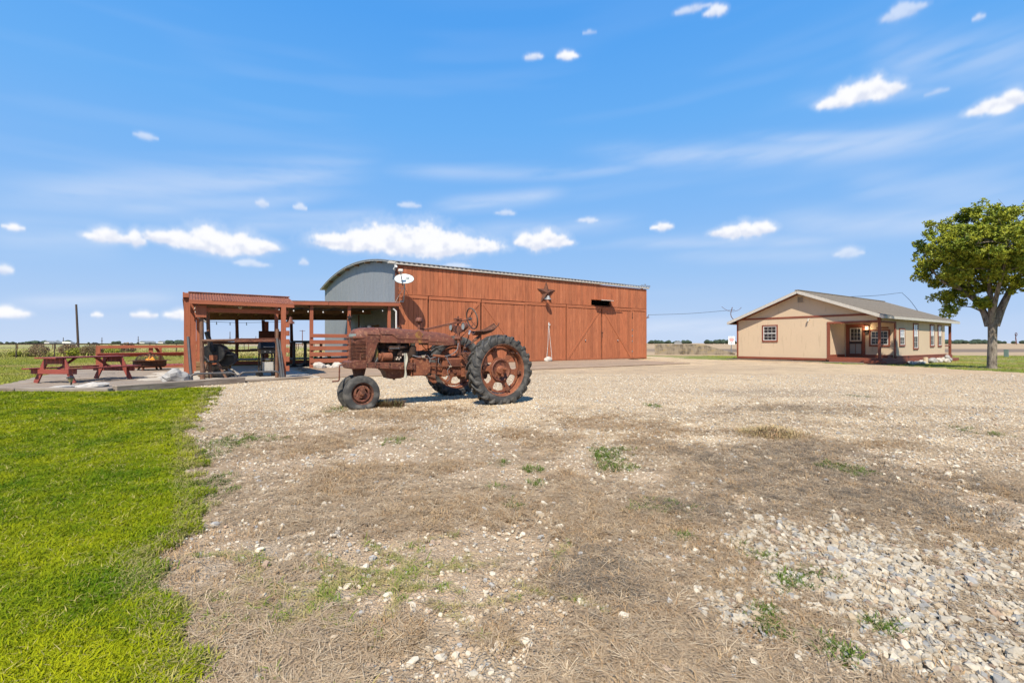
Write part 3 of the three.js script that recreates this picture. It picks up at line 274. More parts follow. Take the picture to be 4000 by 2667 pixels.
// ------------------------------------------------------------------ the barn
const BX0 = 9.43, BX1 = 29.97, BZ = -25, BZB = -41.4;
const arc = (z) => { const w = (BZ - z) - 8.2; return 5.72 + 0.83 * (1 - (w / 8.2) * (w / 8.2)); };
{
  const r = rng(31), barn = thing('barn', 'large barn with rust red plank front, arched metal roof and grey metal end wall', 'barn', [0, 0, 0]);
  const pick = () => M.barn[Math.floor(r() * M.barn.length)];
  const HX0 = 24.07, HX1 = 26.03, HY0 = 3.98, HY1 = 4.4;
  part('back_framing', [B(BX0 + .05, HX0, 0, 5.5, BZ - .16, BZ - .03), B(HX1, BX1 - .05, 0, 5.5, BZ - .16, BZ - .03), B(HX0, HX1, 0, HY0, BZ - .16, BZ - .03), B(HX0, HX1, HY1, 5.5, BZ - .16, BZ - .03)], M.log, barn);
  part('interior_floor', Bw(BX0 + .2, BX1 - .2, -.02, .02, BZB + .1, BZ - .2), M.concrete, barn);
  // upper cladding: one plank after the other
  const G = {}; const plankG = (w, h, d, k) => (G[[w.toFixed(2), h.toFixed(2), d, k]] ??= bx(w, h, d, 0.003));
  for (let x = BX0 + .1; x < BX1 - .05;) { let w = [.24, .27, .29, .255][Math.floor(r() * 4)]; w = Math.min(w, BX1 - x); const y0 = x + w > HX0 && x < HX1 ? HY1 : 3.97; const h = 5.52 - y0; part('plank', plankG(w - .017, h, .03, Math.floor(r() * 3)), pick(), barn, [x + w / 2, y0 + h / 2, BZ + .004 * r()]); x += w; }
  // lower band: wall panels and sliding doors
  const secs = [[9.55, 11.28, 0], [11.28, 14.77, 1], [14.77, 18.11, 2], [18.11, 21.62, 0], [21.62, 25.05, 1], [25.05, 28.33, 2], [28.33, 29.95, 0]];
  secs.forEach(([a, b, kind], si) => { const d = grp(kind ? 'door' : 'wall_panel', barn); const gap = kind ? .045 : .014, x0 = a + gap, x1 = b - gap, zf = BZ + (kind ? .06 : .02), top = 3.93 - (si % 3) * .012;
    const n = Math.round((x1 - x0) / .27), w = (x1 - x0) / n; for (let i = 0; i < n; i++) part('plank', plankG(w - .015, top - .16, .03, i % 3), pick(), d, [x0 + w * (i + .5), .08 + (top - .16) / 2, zf + .004 * r()]);
    part('top_rail', bx(x1 - x0 + .02, .17, .04), pick(), d, [(x0 + x1) / 2, top - .09, zf + .032]);
    part('bottom_rail', bx(x1 - x0, .12, .03), M.barn[4], d, [(x0 + x1) / 2, .12, zf + .03]);
    for (const s of [x0 + .06, x1 - .06]) part('stile', bx(.1, top - .3, .022), pick(), d, [s, .18 + (top - .3) / 2, zf + .026]);
    if (kind) { const up = kind === 1, p = [up ? x0 + .12 : x0 + .1, up ? .2 : top - .22, zf + .03], q = [up ? x1 - .1 : x1 - .12, up ? top - .22 : .2, zf + .03]; const L = Math.hypot(q[0] - p[0], q[1] - p[1]); part('brace', bx(.15, L, .026), pick(), d, [(p[0] + q[0]) / 2, (p[1] + q[1]) / 2, p[2]], [0, 0, -Math.atan2(q[0] - p[0], q[1] - p[1])]); }
    if (si === 4 || si === 5) part('handle', tidy(new THREE.SphereGeometry(.05, 10, 8)), M.steel, d, [si === 4 ? 23.4 : 26.7, 1.45, zf + .06]); });
  // hinges, latch and dark gaps
  part('hinge_strip', [B(28.29, 28.35, .1, 3.9, BZ + .05, BZ + .07), B(28.25, 28.4, 3.2, 3.26, BZ + .06, BZ + .1), B(28.3, 28.36, 3.2, 3.6, BZ + .07, BZ + .1)], M.rustDark, barn);
  for (const y of [.55, 1.35, 1.75, 2.2]) part('hinge', B(28.27, 28.38, y, y + .12, BZ + .07, BZ + .09), M.steel, barn);
  part('latch', [B(24.95, 25.15, 2.0, 2.06, BZ + .07, BZ + .13), B(25.02, 25.1, 1.7, 2.0, BZ + .07, BZ + .12), B(25.03, 25.07, 1.5, 1.7, BZ + .08, BZ + .1)], M.rustDark, barn);
  part('ledger_strip', B(BX0 + .1, BX1, 3.945, 3.985, BZ, BZ + .05), M.barn[4], barn);
  // propped hatch flap
  const hatch = grp('hatch_flap', barn);
  for (let i = 0; i < 2; i++) part('plank', bx(1.95, .03, .3), M.barn[i * 2], hatch, [25.05, HY1 + .02 - i * .03, BZ + .2 + i * .31], [.1, 0, 0]);
  part('batten', B(25.7, 26.75, HY1 - .03, HY1 + .0, BZ + .55, BZ + .6), M.barn[1], hatch); part('edge_strip', B(24.45, 25.7, HY1 - .075, HY1 - .035, BZ + .6, BZ + .66), M.fascia, hatch);
  part('corner_post', B(BX0 - .06, BX0 + .1, 0, 5.6, BZ - .1, BZ + .04), M.log, barn); part('corner_post', B(BX1 - .04, BX1 + .08, 0, 5.5, BZ - .1, BZ + .05), M.barn[4], barn);
  // end wall: upright metal sheets under the arch
  const corr = M.galv.clone(); corr.bumpMap = grey(256, 4, (u) => .5 + .5 * Math.cos(u * Math.PI * 2 * 8), [1 / .6, 1]); corr.bumpScale = 0.012;
  for (let i = 0, z = BZ - .1; z > BZB + .05; i++) { const w = .92, z1 = Math.max(z - w, BZB), pts = [[-z, 0], [-z1, 0]]; for (let k = 4; k >= 0; k--) { const q = mix(z, z1, k / 4); pts.push([-q, arc(q) - .06]); } const g = boxUV(extr(pts, .012)); part('metal_sheet', g, corr, barn, [BX0 + (i % 2) * .006 - .02, 0, 0], [0, Math.PI / 2, 0]); z = z1; }
  part('rear_wall', [Bw(BX1 - .15, BX1 - .05, 0, 5.6, BZB, BZ - .2), Bw(BX0 + .1, BX1, 0, 5.6, BZB - .1, BZB)], M.galv, barn);
  // arched roof with a thin edge, eave gutter and rake board
  const ring = (x) => { const R = []; for (let k = 0; k <= 24; k++) { const z = BZ + .16 - k / 24 * 16.75; R.push([x, arc(z) + .0, z]); } for (let k = 24; k >= 0; k--) { const z = BZ + .16 - k / 24 * 16.75; R.push([x, arc(z) + .05, z]); } return R; };
  { const a = ring(9.05), b = ring(30.35), g = loft([a, b], false, false), P = [], U = []; for (const q of [a, b]) for (let k = 0; k < 24; k++) for (const i of [k, k + 1, 48 - k, k, 48 - k, 49 - k]) { P.push(...q[i]); U.push(0, 0); } part('roof', boxUV(merge([g, geo(P, U)])), M.galv, barn); }
  const roofCorr = []; for (let x = 9.1; x < 30.3; x += .3) roofCorr.push(B(x, x + .15, 5.70, 5.735, BZ + .13, BZ + .2)); part('roof_sheet_edge', roofCorr, M.galv, barn);
  part('gutter', [B(9.3, 30.3, 5.55, 5.67, BZ + .04, BZ + .15, .02)], M.fascia, barn); part('gutter_end', B(8.95, 9.3, 5.58, 5.69, BZ - .05, BZ + .19), M.fascia, barn);
  const rk = []; for (let k = 0; k < 12; k++) { const z0 = BZ + .1 - k / 12 * 16.6, z1 = BZ + .1 - (k + 1) / 12 * 16.6; rk.push(beam([9.09, arc(z0) - .035, z0], [9.09, arc(z1) - .035, z1], .03, .06)); } part('rake_board', rk, M.fascia, barn);
  for (let k = 1; k < 7; k++) { const z = BZ - k * 2.3; part('purlin_end', B(9.1, 9.5, arc(z) - .16, arc(z) - .02, z - .04, z + .04), M.rafter, barn); }
  // doorway and window in the end wall under the porch roof
  const dw = grp('side_door', barn); part('frame', [B(BX0 - .07, BX0 - .03, 0, 2.2, -27.9, -27.75), B(BX0 - .07, BX0 - .03, 0, 2.2, -29.2, -29.05), B(BX0 - .07, BX0 - .03, 2.2, 2.35, -29.2, -27.75)], M.rafter, dw); part('leaf', B(BX0 - .05, BX0 - .035, 0, 2.2, -29.05, -27.9), M.log, dw);
  part('roof_antenna_bracket', [B(29.3, 30.4, 5.78, 5.82, BZ + .1, BZ + .14), B(29.75, 29.82, 5.78, 5.92, BZ + .1, BZ + .15)], M.steel, barn);
  part('insulator_bracket', [rod([30.05, 3.25, BZ + .02], [30.35, 3.3, BZ + .05], .025), rod([30.3, 3.25, BZ], [30.32, 3.5, BZ], .02), rod([30.15, 3.2, BZ], [30.15, 3.4, BZ + .05], .02)], M.rustDark, barn);
}
{ // five-pointed metal star
  const P = [], U = [], R0 = .82, R1 = .33; for (let k = 0; k < 10; k++) { const f = (i) => { const a = Math.PI / 2 + i * Math.PI / 5, q = i % 2 ? R1 : R0; return [Math.cos(a) * q, Math.sin(a) * q, 0]; }; for (const v of [[0, 0, .2], f(k), f(k + 1), [0, 0, -.001], f(k + 1), f(k)]) { P.push(...v); U.push(0, 0); } }
  solo('barn_star', boxUV(geo(P, U)), M.rustDark, 'large rusty five-pointed metal star on the barn front', 'star', [19.88, 4.62, BZ + .045]);
}
{ const t = thing('barn_lamp', 'grey metal lamp with bell shade below the rusty star', 'lamp', [19.75, 3.98, BZ + .06]);
  part('mount', [at(tidy(new THREE.CylinderGeometry(.11, .11, .06, 14)), 0, .3, .03, Math.PI / 2), rod([0, .3, .05], [0, .34, .32], .03)], M.steel, t);
  part('shade', at(lathe([[.05, .2], [.08, .16], [.1, .08], [.19, -.02], [.2, -.06]], 20), 0, .22, .36), M.galv, t); part('bulb', tidy(new THREE.SphereGeometry(.06, 12, 8)).translate(0, .2, .36), M.white, t); }
{ // satellite dish
  const cv = document.createElement('canvas'); cv.width = 512; cv.height = 512; const c = cv.getContext('2d'); c.fillStyle = '#bcc1bd'; c.fillRect(0, 0, 512, 512); c.fillStyle = '#5a6466'; c.beginPath(); c.moveTo(262, 120); c.lineTo(330, 120); c.bezierCurveTo(395, 122, 395, 205, 330, 208); c.lineTo(262, 208); c.lineTo(262, 190); c.lineTo(300, 164); c.lineTo(262, 138); c.closePath(); c.fill(); c.strokeStyle = '#bcc1bd'; c.lineWidth = 7; c.beginPath(); c.moveTo(285, 120); c.quadraticCurveTo(345, 165, 285, 208); c.stroke(); c.fillStyle = '#4c5557'; c.font = 'bold 38px sans-serif'; c.fillText('DIRECTV', 238, 258); c.font = 'italic bold 30px sans-serif'; c.fillText('multi-sat', 240, 392);
  const ct = new THREE.CanvasTexture(cv); ct.colorSpace = THREE.SRGBColorSpace;
  const t = thing('satellite_dish', 'white oval satellite dish with grey lettering on an arm at the barn corner', 'satellite dish', [9.62, 3.55, BZ + .05]);
  const N = 40, P = [], U = [], Rr = 8, W = .52, H2 = .42; const pt = (k, j) => { const q = j / Rr, a = k / N * 6.2832; return [Math.cos(a) * W * q, Math.sin(a) * H2 * q, .11 * q * q]; }; for (let j = 0; j < Rr; j++) for (let k = 0; k < N; k++) { const q = [pt(k, j), pt(k + 1, j), pt(k + 1, j + 1), pt(k, j + 1)]; for (const i of [0, 1, 2, 0, 2, 3]) { P.push(...q[i]); U.push(.5 + q[i][0] / W / 2, .5 + q[i][1] / H2 / 2); } } const face = smooth(geo(P, U), 60);
  const head = grp('reflector', t, [-.13, 1.04, .95]); head.rotation.order = 'YXZ'; head.rotation.set(-.78, -.5, -.14); part('face', face, std({ map: ct, roughness: .45 }), head); part('back', face.clone().translate(0, 0, -.012), M.white, head); part('rim', tidy(new THREE.TorusGeometry(1, .018, 6, 48)).scale(W, H2, .6).translate(0, 0, .11), M.pipeGrey, head);
  part('feed_arm', [rod([.0, -.40, .05], [-.12, -.1, .62], .022), rod([0, -.42, -.02], [0, -.40, .06], .03)], M.pipeGrey, head); part('receiver', [at(bx(.24, .15, .12, .02), -.13, -.02, .64, .3), rod([-.13, -.02, .58], [-.13, 0, .5], .05)], M.fascia, head);
  part('mast', [bent([[.07, .02, .1], [.07, .02, .34], [-.07, .62, .86], [-.1, .85, .88]], .035), B(-.02, .16, -.05, .04, .0, .14)], M.steel, t); part('stay', [rod([-.06, .62, .86], [.45, .45, .02], .012), rod([-.06, .62, .86], [-.12, .7, .02], .012)], M.steel, t); part('cable', tube([[-.1, .75, .86], [-.2, .5, .8], [-.22, .2, .3], [-.3, -.1, .05]], .012), M.fascia, t);
}
{ const t = thing('security_camera', 'small white security camera under the roof edge at the barn corner', 'camera', [9.3, 5.4, BZ + .12]); part('bracket', [rod([0, .14, -.02], [0, .05, .02], .03), B(-.06, .06, .12, .17, -.08, .04)], M.white, t); part('housing', [at(tidy(new THREE.CylinderGeometry(.07, .08, .3, 14)), 0, -.05, .06, 1.1)], M.white, t); part('lens', tidy(new THREE.SphereGeometry(.06, 12, 8)).translate(0, -.12, .19), M.black, t); }
{ const t = thing('hung_rope', 'white rope hung in a loop on the barn door', 'rope', [20.05, 0, BZ + .1]); part('strand', tube([[0, 2.62, 0], [-.06, 2.0, .03], [-.1, 1.2, .04], [-.22, .35, .08]], .014), M.white, t); part('strand', tube([[.02, 2.62, 0], [.05, 1.9, .03], [.14, 1.1, .04], [.2, .12, .1]], .014), M.white, t); part('hook', [rod([0, 2.6, -.05], [0, 2.64, .03], .02), tidy(new THREE.TorusGeometry(.06, .03, 6, 12)).translate(.03, 2.5, .02)], M.white, t); }
solo('white_rock', lump(.25, 5, 1.15, .8, .8), M.rock, 'round white rock at the foot of the barn door below the hung rope', 'rock', [19.75, .16, BZ + .4]);

// ------------------------------------------------------------------ slab, board walks and timbers
solo('concrete_slab', [Bw(-.35, 3.95, -.08, .035, -29.2, -18.05, .01), Bw(3.95, 9.35, -.08, .03, -29.2, -24.75, .01)], M.concrete, 'pale concrete slab under the porch and grill shelter', 'slab');
{ const r = rng(41), t = thing('barn_boardwalk', 'weathered brown board walk along the barn front', 'boardwalk'); let i = 0;
  for (let z = -24.82; z < -17.6; z += .245, i++) { const xl = 3.98 + Math.max(0, (z + 24.8) * 0) + (z > -22 ? -.08 : .35) + .1 * r(), xr = 25.6 - Math.max(0, (-21 - z)) * -.55 + (r() - .5) * .5 - (z > -19 ? 1.2 * r() : 0); const cuts = [xl]; let x = xl + 2 + 3 * r(); while (x < xr - 1.5) { cuts.push(x); x += 3.2 + 1.6 * r(); } cuts.push(xr); for (let k = 0; k < cuts.length - 1; k++) part('board', bx(cuts[k + 1] - cuts[k] - .012, .045, .208, .008), M.brownDeck[Math.floor(r() * 3)], t, [(cuts[k] + cuts[k + 1]) / 2, .022 + .008 * r(), z], [(r() - .5) * .015, (r() - .5) * .004, (r() - .5) * .002]); } }
{ const r = rng(42), t = thing('picnic_deck', 'weathered grey plank deck under the picnic table and fire pit', 'deck'); let i = 0;
  for (let z = -16.0; z > -28.7; z -= .195, i++) { const xl = Math.max(-4.42, -1.6 - (-15.75 - z) * 1.55) + (r() - .5) * .12, xr = z > -18.4 ? -.35 + (z + 18.4) * -.2 + .2 * r() : z > -22 ? mix(-.5, -1.35, (-18.4 - z) / 3.6) + .25 * r() : mix(-1.35, -.4, (-22 - z) / 6.5) + .35 * r(); if (xr - xl < .3) continue; const cut = xl + (xr - xl) * (.3 + .4 * r()); for (const [a, b] of [[xl, cut], [cut, xr]]) part('board', bx(b - a - .012, .045, .158, .008), M.grey[Math.floor(r() * 4)], t, [(a + b) / 2, .025 + .012 * r(), z], [(r() - .5) * .03, (r() - .5) * .012, (r() - .5) * .006]); } }
{ const G = 'landscape timbers edging the deck'; const lay = (a, b, h, w, label, m) => { const t = solo('landscape_timber', beam([a[0], h / 2 - .01, a[1]], [b[0], h / 2 - .01, b[1]], w, h, .02), m, label, 'timber', null, null, G); };
  lay([-5.2, -18.25], [-3.55, -16.9], .13, .19, 'mossy end timber along the picnic deck edge furthest from the slab', M.grey[1]); lay([-3.53, -16.88], [-1.6, -15.5], .14, .19, 'mossy grey timber along the picnic deck beside the flat white rock', M.grey[3]); lay([-1.55, -15.62], [1.45, -17.2], .19, .24, 'long split grey timber between the lawn tip and the grill shelter', M.grey[0]); lay([1.5, -17.3], [3.7, -18.2], .09, .2, 'low worn timber along the front of the concrete slab', M.grey[2]); }
{ const r = rng(44), t = thing('low_red_deck', 'low red board platform behind the fire pit', 'deck'); for (let x = -3.9; x < -.2; x += .19) part('board', bx(.178, .05, 2.0, .005), M.table, t, [x, .14 + .004 * r(), -30], [0, (r() - .5) * .01, 0]); part('edge_board', B(-4, -.15, .0, .12, -29.02, -28.98), M.redpost, t); }
{ const t = thing('red_railing', 'red wooden railing with two rails along the low red platform', 'railing'); for (const x of [-3.68, -1.6]) part('post', B(x - .09, x + .09, 0, 1.13, -31.1, -30.95), M.redpost, t); part('post', B(-1.3, -1.16, 0, 1.1, -31.5, -31.38), M.redpost, t); part('rail', beam([-3.6, 1.06, -30.9], [-.1, 1.07, -30.9], .05, .15), M.redpost, t); part('rail', beam([-3.7, .64, -30.88], [-.1, .67, -30.88], .05, .16), M.redpost, t); part('seat_board', beam([-3.75, .73, -30.75], [-.1, .76, -30.75], .28, .04), M.table, t); part('brace', beam([-1.42, 1.05, -31.05], [-1.18, .6, -31.35], .06, .12), M.redpost, t); }

// ------------------------------------------------------------------ open porch beside the barn
const PF = -24.6, ytop = (x) => 3.13 + .034 * x;
{
  const r = rng(45), t = thing('porch', 'open red timber porch with flat metal roof against the barn end wall', 'porch');
  for (const x of [3.42, 4.97, 6.77, 8.87]) part('post', bx(.15, ytop(x) - .18, .15, .006), M.redpost, t, [x, (ytop(x) - .18) / 2, PF]);
  part('post', bx(.2, 2.95, .2, .006), M.redpost, t, [-.03, 1.47, -21.3]); part('post', bx(.17, 2.95, .17), M.redpost, t, [.12, 1.47, -23.0]); part('post', bx(.17, 2.95, .17), M.redpost, t, [.2, 1.47, -24.6]); part('post', bx(.15, 2.8, .15), M.redpost, t, [.42, 1.4, -29]);
  for (const [x, z] of [[2.5, -33.8], [-.02, -33.8], [5.6, -33.8], [3.95, -33.7]]) part('log_post', boxUV(loft([0, .7, 1.4, 2.1, 2.7].map((y, i) => { const R = []; for (let k = 0; k < 9; k++) { const a = -k / 9 * 6.283, q = .1 * (1 + .25 * (hsh(k, i, 7) - .5)); R.push([x + .02 * (hsh(i, 3, 2) - .5) + Math.cos(a) * q, y, z + Math.sin(a) * q]); } return R; }))), M.log, t);
  part('fascia', beam([-.12, ytop(0) - .1, -24.4], [5.72, ytop(5.72) - .1, -24.4], .05, .21), M.redpost, t); part('fascia', beam([5.74, ytop(5.74) - .1, -24.4], [9.36, ytop(9.36) - .1, -24.4], .05, .22), M.redpost, t);
  part('side_fascia', beam([-.14, 3.02, -21.1], [-.14, 2.9, -34.2], .05, .2), M.redpost, t); part('side_fascia', B(-.16, .45, 2.93, 3.1, -21.15, -21.1), M.redpost, t); part('side_beam', B(-.14, .4, 2.83, 2.9, -21.3, -21.18), M.redpost, t);
  part('back_beam', beam([-.1, 2.84, -34], [9.3, 3.1, -34], .1, .46), M.rafter, t); part('middle_beam', beam([-.1, 2.86, -29], [9.3, 3.12, -29], .1, .2), M.rafter, t); part('front_beam', beam([-.1, 2.93, -24.72], [9.3, 3.2, -24.72], .08, .14), M.rafter, t);
  for (let x = .6; x < 9.3; x += .95) part('rafter', beam([x, ytop(x) - .13, -24.5], [x, ytop(x) - .22, -34.2], .05, .14), M.rafter, t);
  for (let z = -25.5; z > -34; z -= 1.15) part('purlin', beam([-.1, ytop(0) - .06 + (z + 25) * .009, z], [9.35, ytop(9.35) - .06 + (z + 25) * .009, z], .09, .035), M.rafter, t);
  for (let x = -.2; x < 9.35; x += .8) { const x1 = Math.min(x + .82, 9.4); const P = [], U = []; const q = (a, z, o) => [a, ytop(a) - .028 + (z + 25) * .009 + o + (Math.round(x * 10) % 2) * .003, z]; const A = [q(x, -24.36, 0), q(x1, -24.36, 0), q(x1, -34.5, 0), q(x, -34.5, 0)], Bq = [q(x, -24.36, .02), q(x1, -24.36, .02), q(x1, -34.5, .02), q(x, -34.5, .02)]; for (const [a, b, c, d] of [[A[0], A[3], A[2], A[1]], [Bq[0], Bq[1], Bq[2], Bq[3]], [A[0], A[1], Bq[1], Bq[0]], [A[1], A[2], Bq[2], Bq[1]], [A[2], A[3], Bq[3], Bq[2]], [A[3], A[0], Bq[0], Bq[3]]]) for (const v of [a, b, c, a, c, d]) { P.push(...v); U.push(0, 0); } part('roof_sheet', boxUV(geo(P, U)), M.galv, t); }
  // slatted half wall
  for (const [a, b] of [[1.52, 1.70], [1.21, 1.40], [.90, 1.10], [.60, .80], [.28, .48]]) { part('slat', bx(2.62, b - a, .04, .005), M.redpost, t, [6.2, (a + b) / 2, PF + .1], [0, 0, (r() - .5) * .006]); }
  for (const y of [.35, .68, 1.0, 1.3, 1.6, 1.9]) part('slat_end', B(2.86, 2.97, y - .09, y + .09, -18.6, -18.3), M.redpost, t);
  for (const y of [1.27, .79]) part('log_rail', boxUV(tube([[-.1, y, -33.8], [1.2, y + .03, -33.8], [2.5, y - .01, -33.8], [3.9, y + .02, -33.7]], .07, 9)), M.log, t);
  part('raised_floor', [B(.5, 9.3, 0.02, .22, -31.1, -31.04)], M.redpost, t); for (let x = .6; x < 9.2; x += .3) part('floor_board', bx(.285, .05, 3.0, .004), M.grey[3], t, [x, .27 + .004 * r(), -32.55]);
  part('panel_wall', [B(3.6, 4.9, .7, 2.0, -33.0, -32.9)], M.log, t); part('panel_wall', [B(3.95, 4.15, .28, 2.6, -33.1, -32.95)], M.redpost, t);
  part('downspout', [bent([[9.05, 3.1, -24.5], [9.22, 2.95, -24.48], [9.22, 1.1, -24.48]], .045)], M.white, t); part('conduit', rod([8.8, 3.0, -29.8], [8.8, .1, -29.8], .05), M.pipeBrown, t);
}
{ const bulbs = (name, label, pts, n, hang) => { const t = thing(name, label, 'string lights', [0, 0, 0], 0, 'string lights on the porch'); const c = new THREE.CatmullRomCurve3(pts.map((p) => V(...p))); part('wire', tidy(new THREE.TubeGeometry(c, 40, .012, 5)), M.black, t); for (let i = 0; i < n; i++) { const p = c.getPoint((i + .5) / n); const b = grp('bulb', t, [p.x, p.y - hang, p.z]); part('socket', rod([0, .02, 0], [0, .09, 0], .022), M.black, b); part('globe', tidy(new THREE.SphereGeometry(.034, 10, 8)).scale(1, 1.25, 1).translate(0, -.03, 0), M.white, b); } };
  bulbs('string_lights', 'string of round bulbs hung along the front edge of the porch', [[3.2, 2.95, PF + .06], [5.5, 2.9, PF + .08], [9, 3.12, PF + .06]], 7, .1);
  bulbs('string_lights', 'string of bulbs hung along the back beam of the porch', [[.4, 2.56, -33.7], [2.5, 2.52, -33.7], [5.8, 2.66, -33.7]], 6, .1);
  bulbs('string_lights', 'coil of bulbs hung down beside the red corner post', [[.2, 2.6, -20.5], [.28, 2.3, -20.7], [.46, 2.15, -20.9], [.62, 2.05, -21.0]], 9, .03); }
{ // ornaments, bell, hose, cabinet
  const star5 = (R0, R1, d) => { const P = [], U = []; for (let k = 0; k < 10; k++) { const f = (i) => { const a = Math.PI / 2 + i * Math.PI / 5, q = i % 2 ? R1 : R0; return [Math.cos(a) * q, Math.sin(a) * q, 0]; }; for (const v of [[0, 0, d], f(k), f(k + 1), [0, 0, -.01], f(k + 1), f(k)]) { P.push(...v); U.push(0, 0); } } return boxUV(geo(P, U)); };
  const s = thing('star_ornament', 'dark metal star with hooks on the middle porch post', 'star', [6.77, 2.55, PF + .1]); part('star', star5(.2, .07, .05), M.blackRough, s); part('hook', [rod([0, -.1, .02], [0, -.42, .03], .02), rod([-.05, -.18, .02], [.05, -.22, .03], .015)], M.blackRough, s);
  solo('star_ornament', star5(.19, .075, .05), M.rustOrange, 'small rusty star on the top slat of the porch half wall', 'star', [6.77, 1.6, PF + .13]);
  const b = thing('dinner_bell', 'rusty cast bell on a bracket on the shelter post', 'bell', [3.02, 2.0, -18.55]); part('bell', lathe([[.0, .2], [.05, .19], [.07, .13], [.1, .05], [.15, -.02], [.16, -.05]], 18), M.rust, b); part('yoke', [rod([-.08, .16, 0], [.08, .16, 0], .018), rod([0, .18, 0], [0, .24, 0], .02)], M.rustDark, b); part('bracket', [bent([[-.12, .18, 0], [-.2, .0, 0], [-.1, -.12, 0], [-.02, -.04, 0]], .018), rod([-.22, -.2, 0], [-.2, .2, 0], .025)], M.rustDark, b);
  const h = thing('garden_hose', 'coiled green garden hose behind the slatted half wall', 'hose', [5.5, .45, -24.9]); for (let i = 0; i < 5; i++) part('coil', at(tidy(new THREE.TorusGeometry(.34 + .03 * i, .02, 6, 28)), .02 * i, -.03 * i, .03 * i - .08, .06 * i, .1 * i), flat(.015, .16, .075, { roughness: .45 }), h);
  const cab = thing('grey_cabinet', 'grey metal cabinet standing against the barn end wall', 'cabinet', [8.2, .03, -26.4]); part('body', B(-.4, .4, 0, 2.1, -.3, .3, .02), flat(.30, .34, .38, { roughness: .5 }), cab); part('handle', rod([.3, 1.0, .31], [.3, 1.3, .31], .015), M.steel, cab);
  const ac = thing('wall_unit', 'small white window unit on the grey end wall', 'wall unit', [9.25, 2.05, -30.6]); part('case', B(-.15, .12, -.3, .3, -.35, .35, .02), M.white, ac); part('grille', B(-.165, -.15, -.2, .2, -.25, .1), M.blind, ac);
  const G = 'white rocks below the half wall'; [[5.22, .2, .24], [5.6, .1, .15], [5.85, .09, .13], [6.15, .15, .25], [6.55, .16, .21], [6.85, .12, .16], [7.1, .1, .14], [7.35, .1, .13]].forEach(([x, y, q], i) => solo('border_rock', lump(q, 60 + i, 1.15, .8, .8, 2, .6), M.rock, 'white limestone rock in a row below the slatted half wall', 'rock', [x, y * .7, -24.15 - .1 * (i % 2)], null, G)); }
{ // bar-height tables
  const mk = (x, z, w, label) => { const t = thing('bar_table', label, 'table', [x, .03, z]); part('table_top', [B(-w / 2, w / 2, 1.24, 1.35, -.4, .4, .015)], M.black, t); part('edge_plate', B(-w / 2 - .01, -w / 2 + .12, 1.25, 1.34, .4, .41), M.steel, t); for (const s of [-1, 1]) { part('pedestal', rod([s * w * .22, .05, 0], [s * w * .22, 1.24, 0], .07, .07, 14), M.black, t); part('base', lathe([[.38, 0], [.36, .03], [.12, .08], [.07, .14]], 22).translate(s * w * .22, 0, 0), M.black, t); } };
  mk(4.78, -26.5, 1.2, 'black bar-height table with pedestal legs just inside the porch opening'); mk(6.0, -29.2, 1.9, 'long black bar-height table deep in the porch');
  const mkS = (x, z) => { const s = thing('bar_stool', 'black bar stool beside the bar table', 'stool', [x, .03, z], 0, 'bar stools'); part('seat', [at(tidy(new THREE.CylinderGeometry(.19, .17, .07, 18)), 0, .82, 0)], M.black, s); part('post', rod([0, .04, 0], [0, .8, 0], .035), M.blackRough, s); part('base', lathe([[.24, 0], [.22, .03], [.05, .07]], 18), M.blackRough, s); part('footrest', at(tidy(new THREE.TorusGeometry(.16, .012, 6, 20)), 0, .3, 0, Math.PI / 2), M.steel, s); }; mkS(5.5, -27.3); mkS(4.2, -27.4);
}

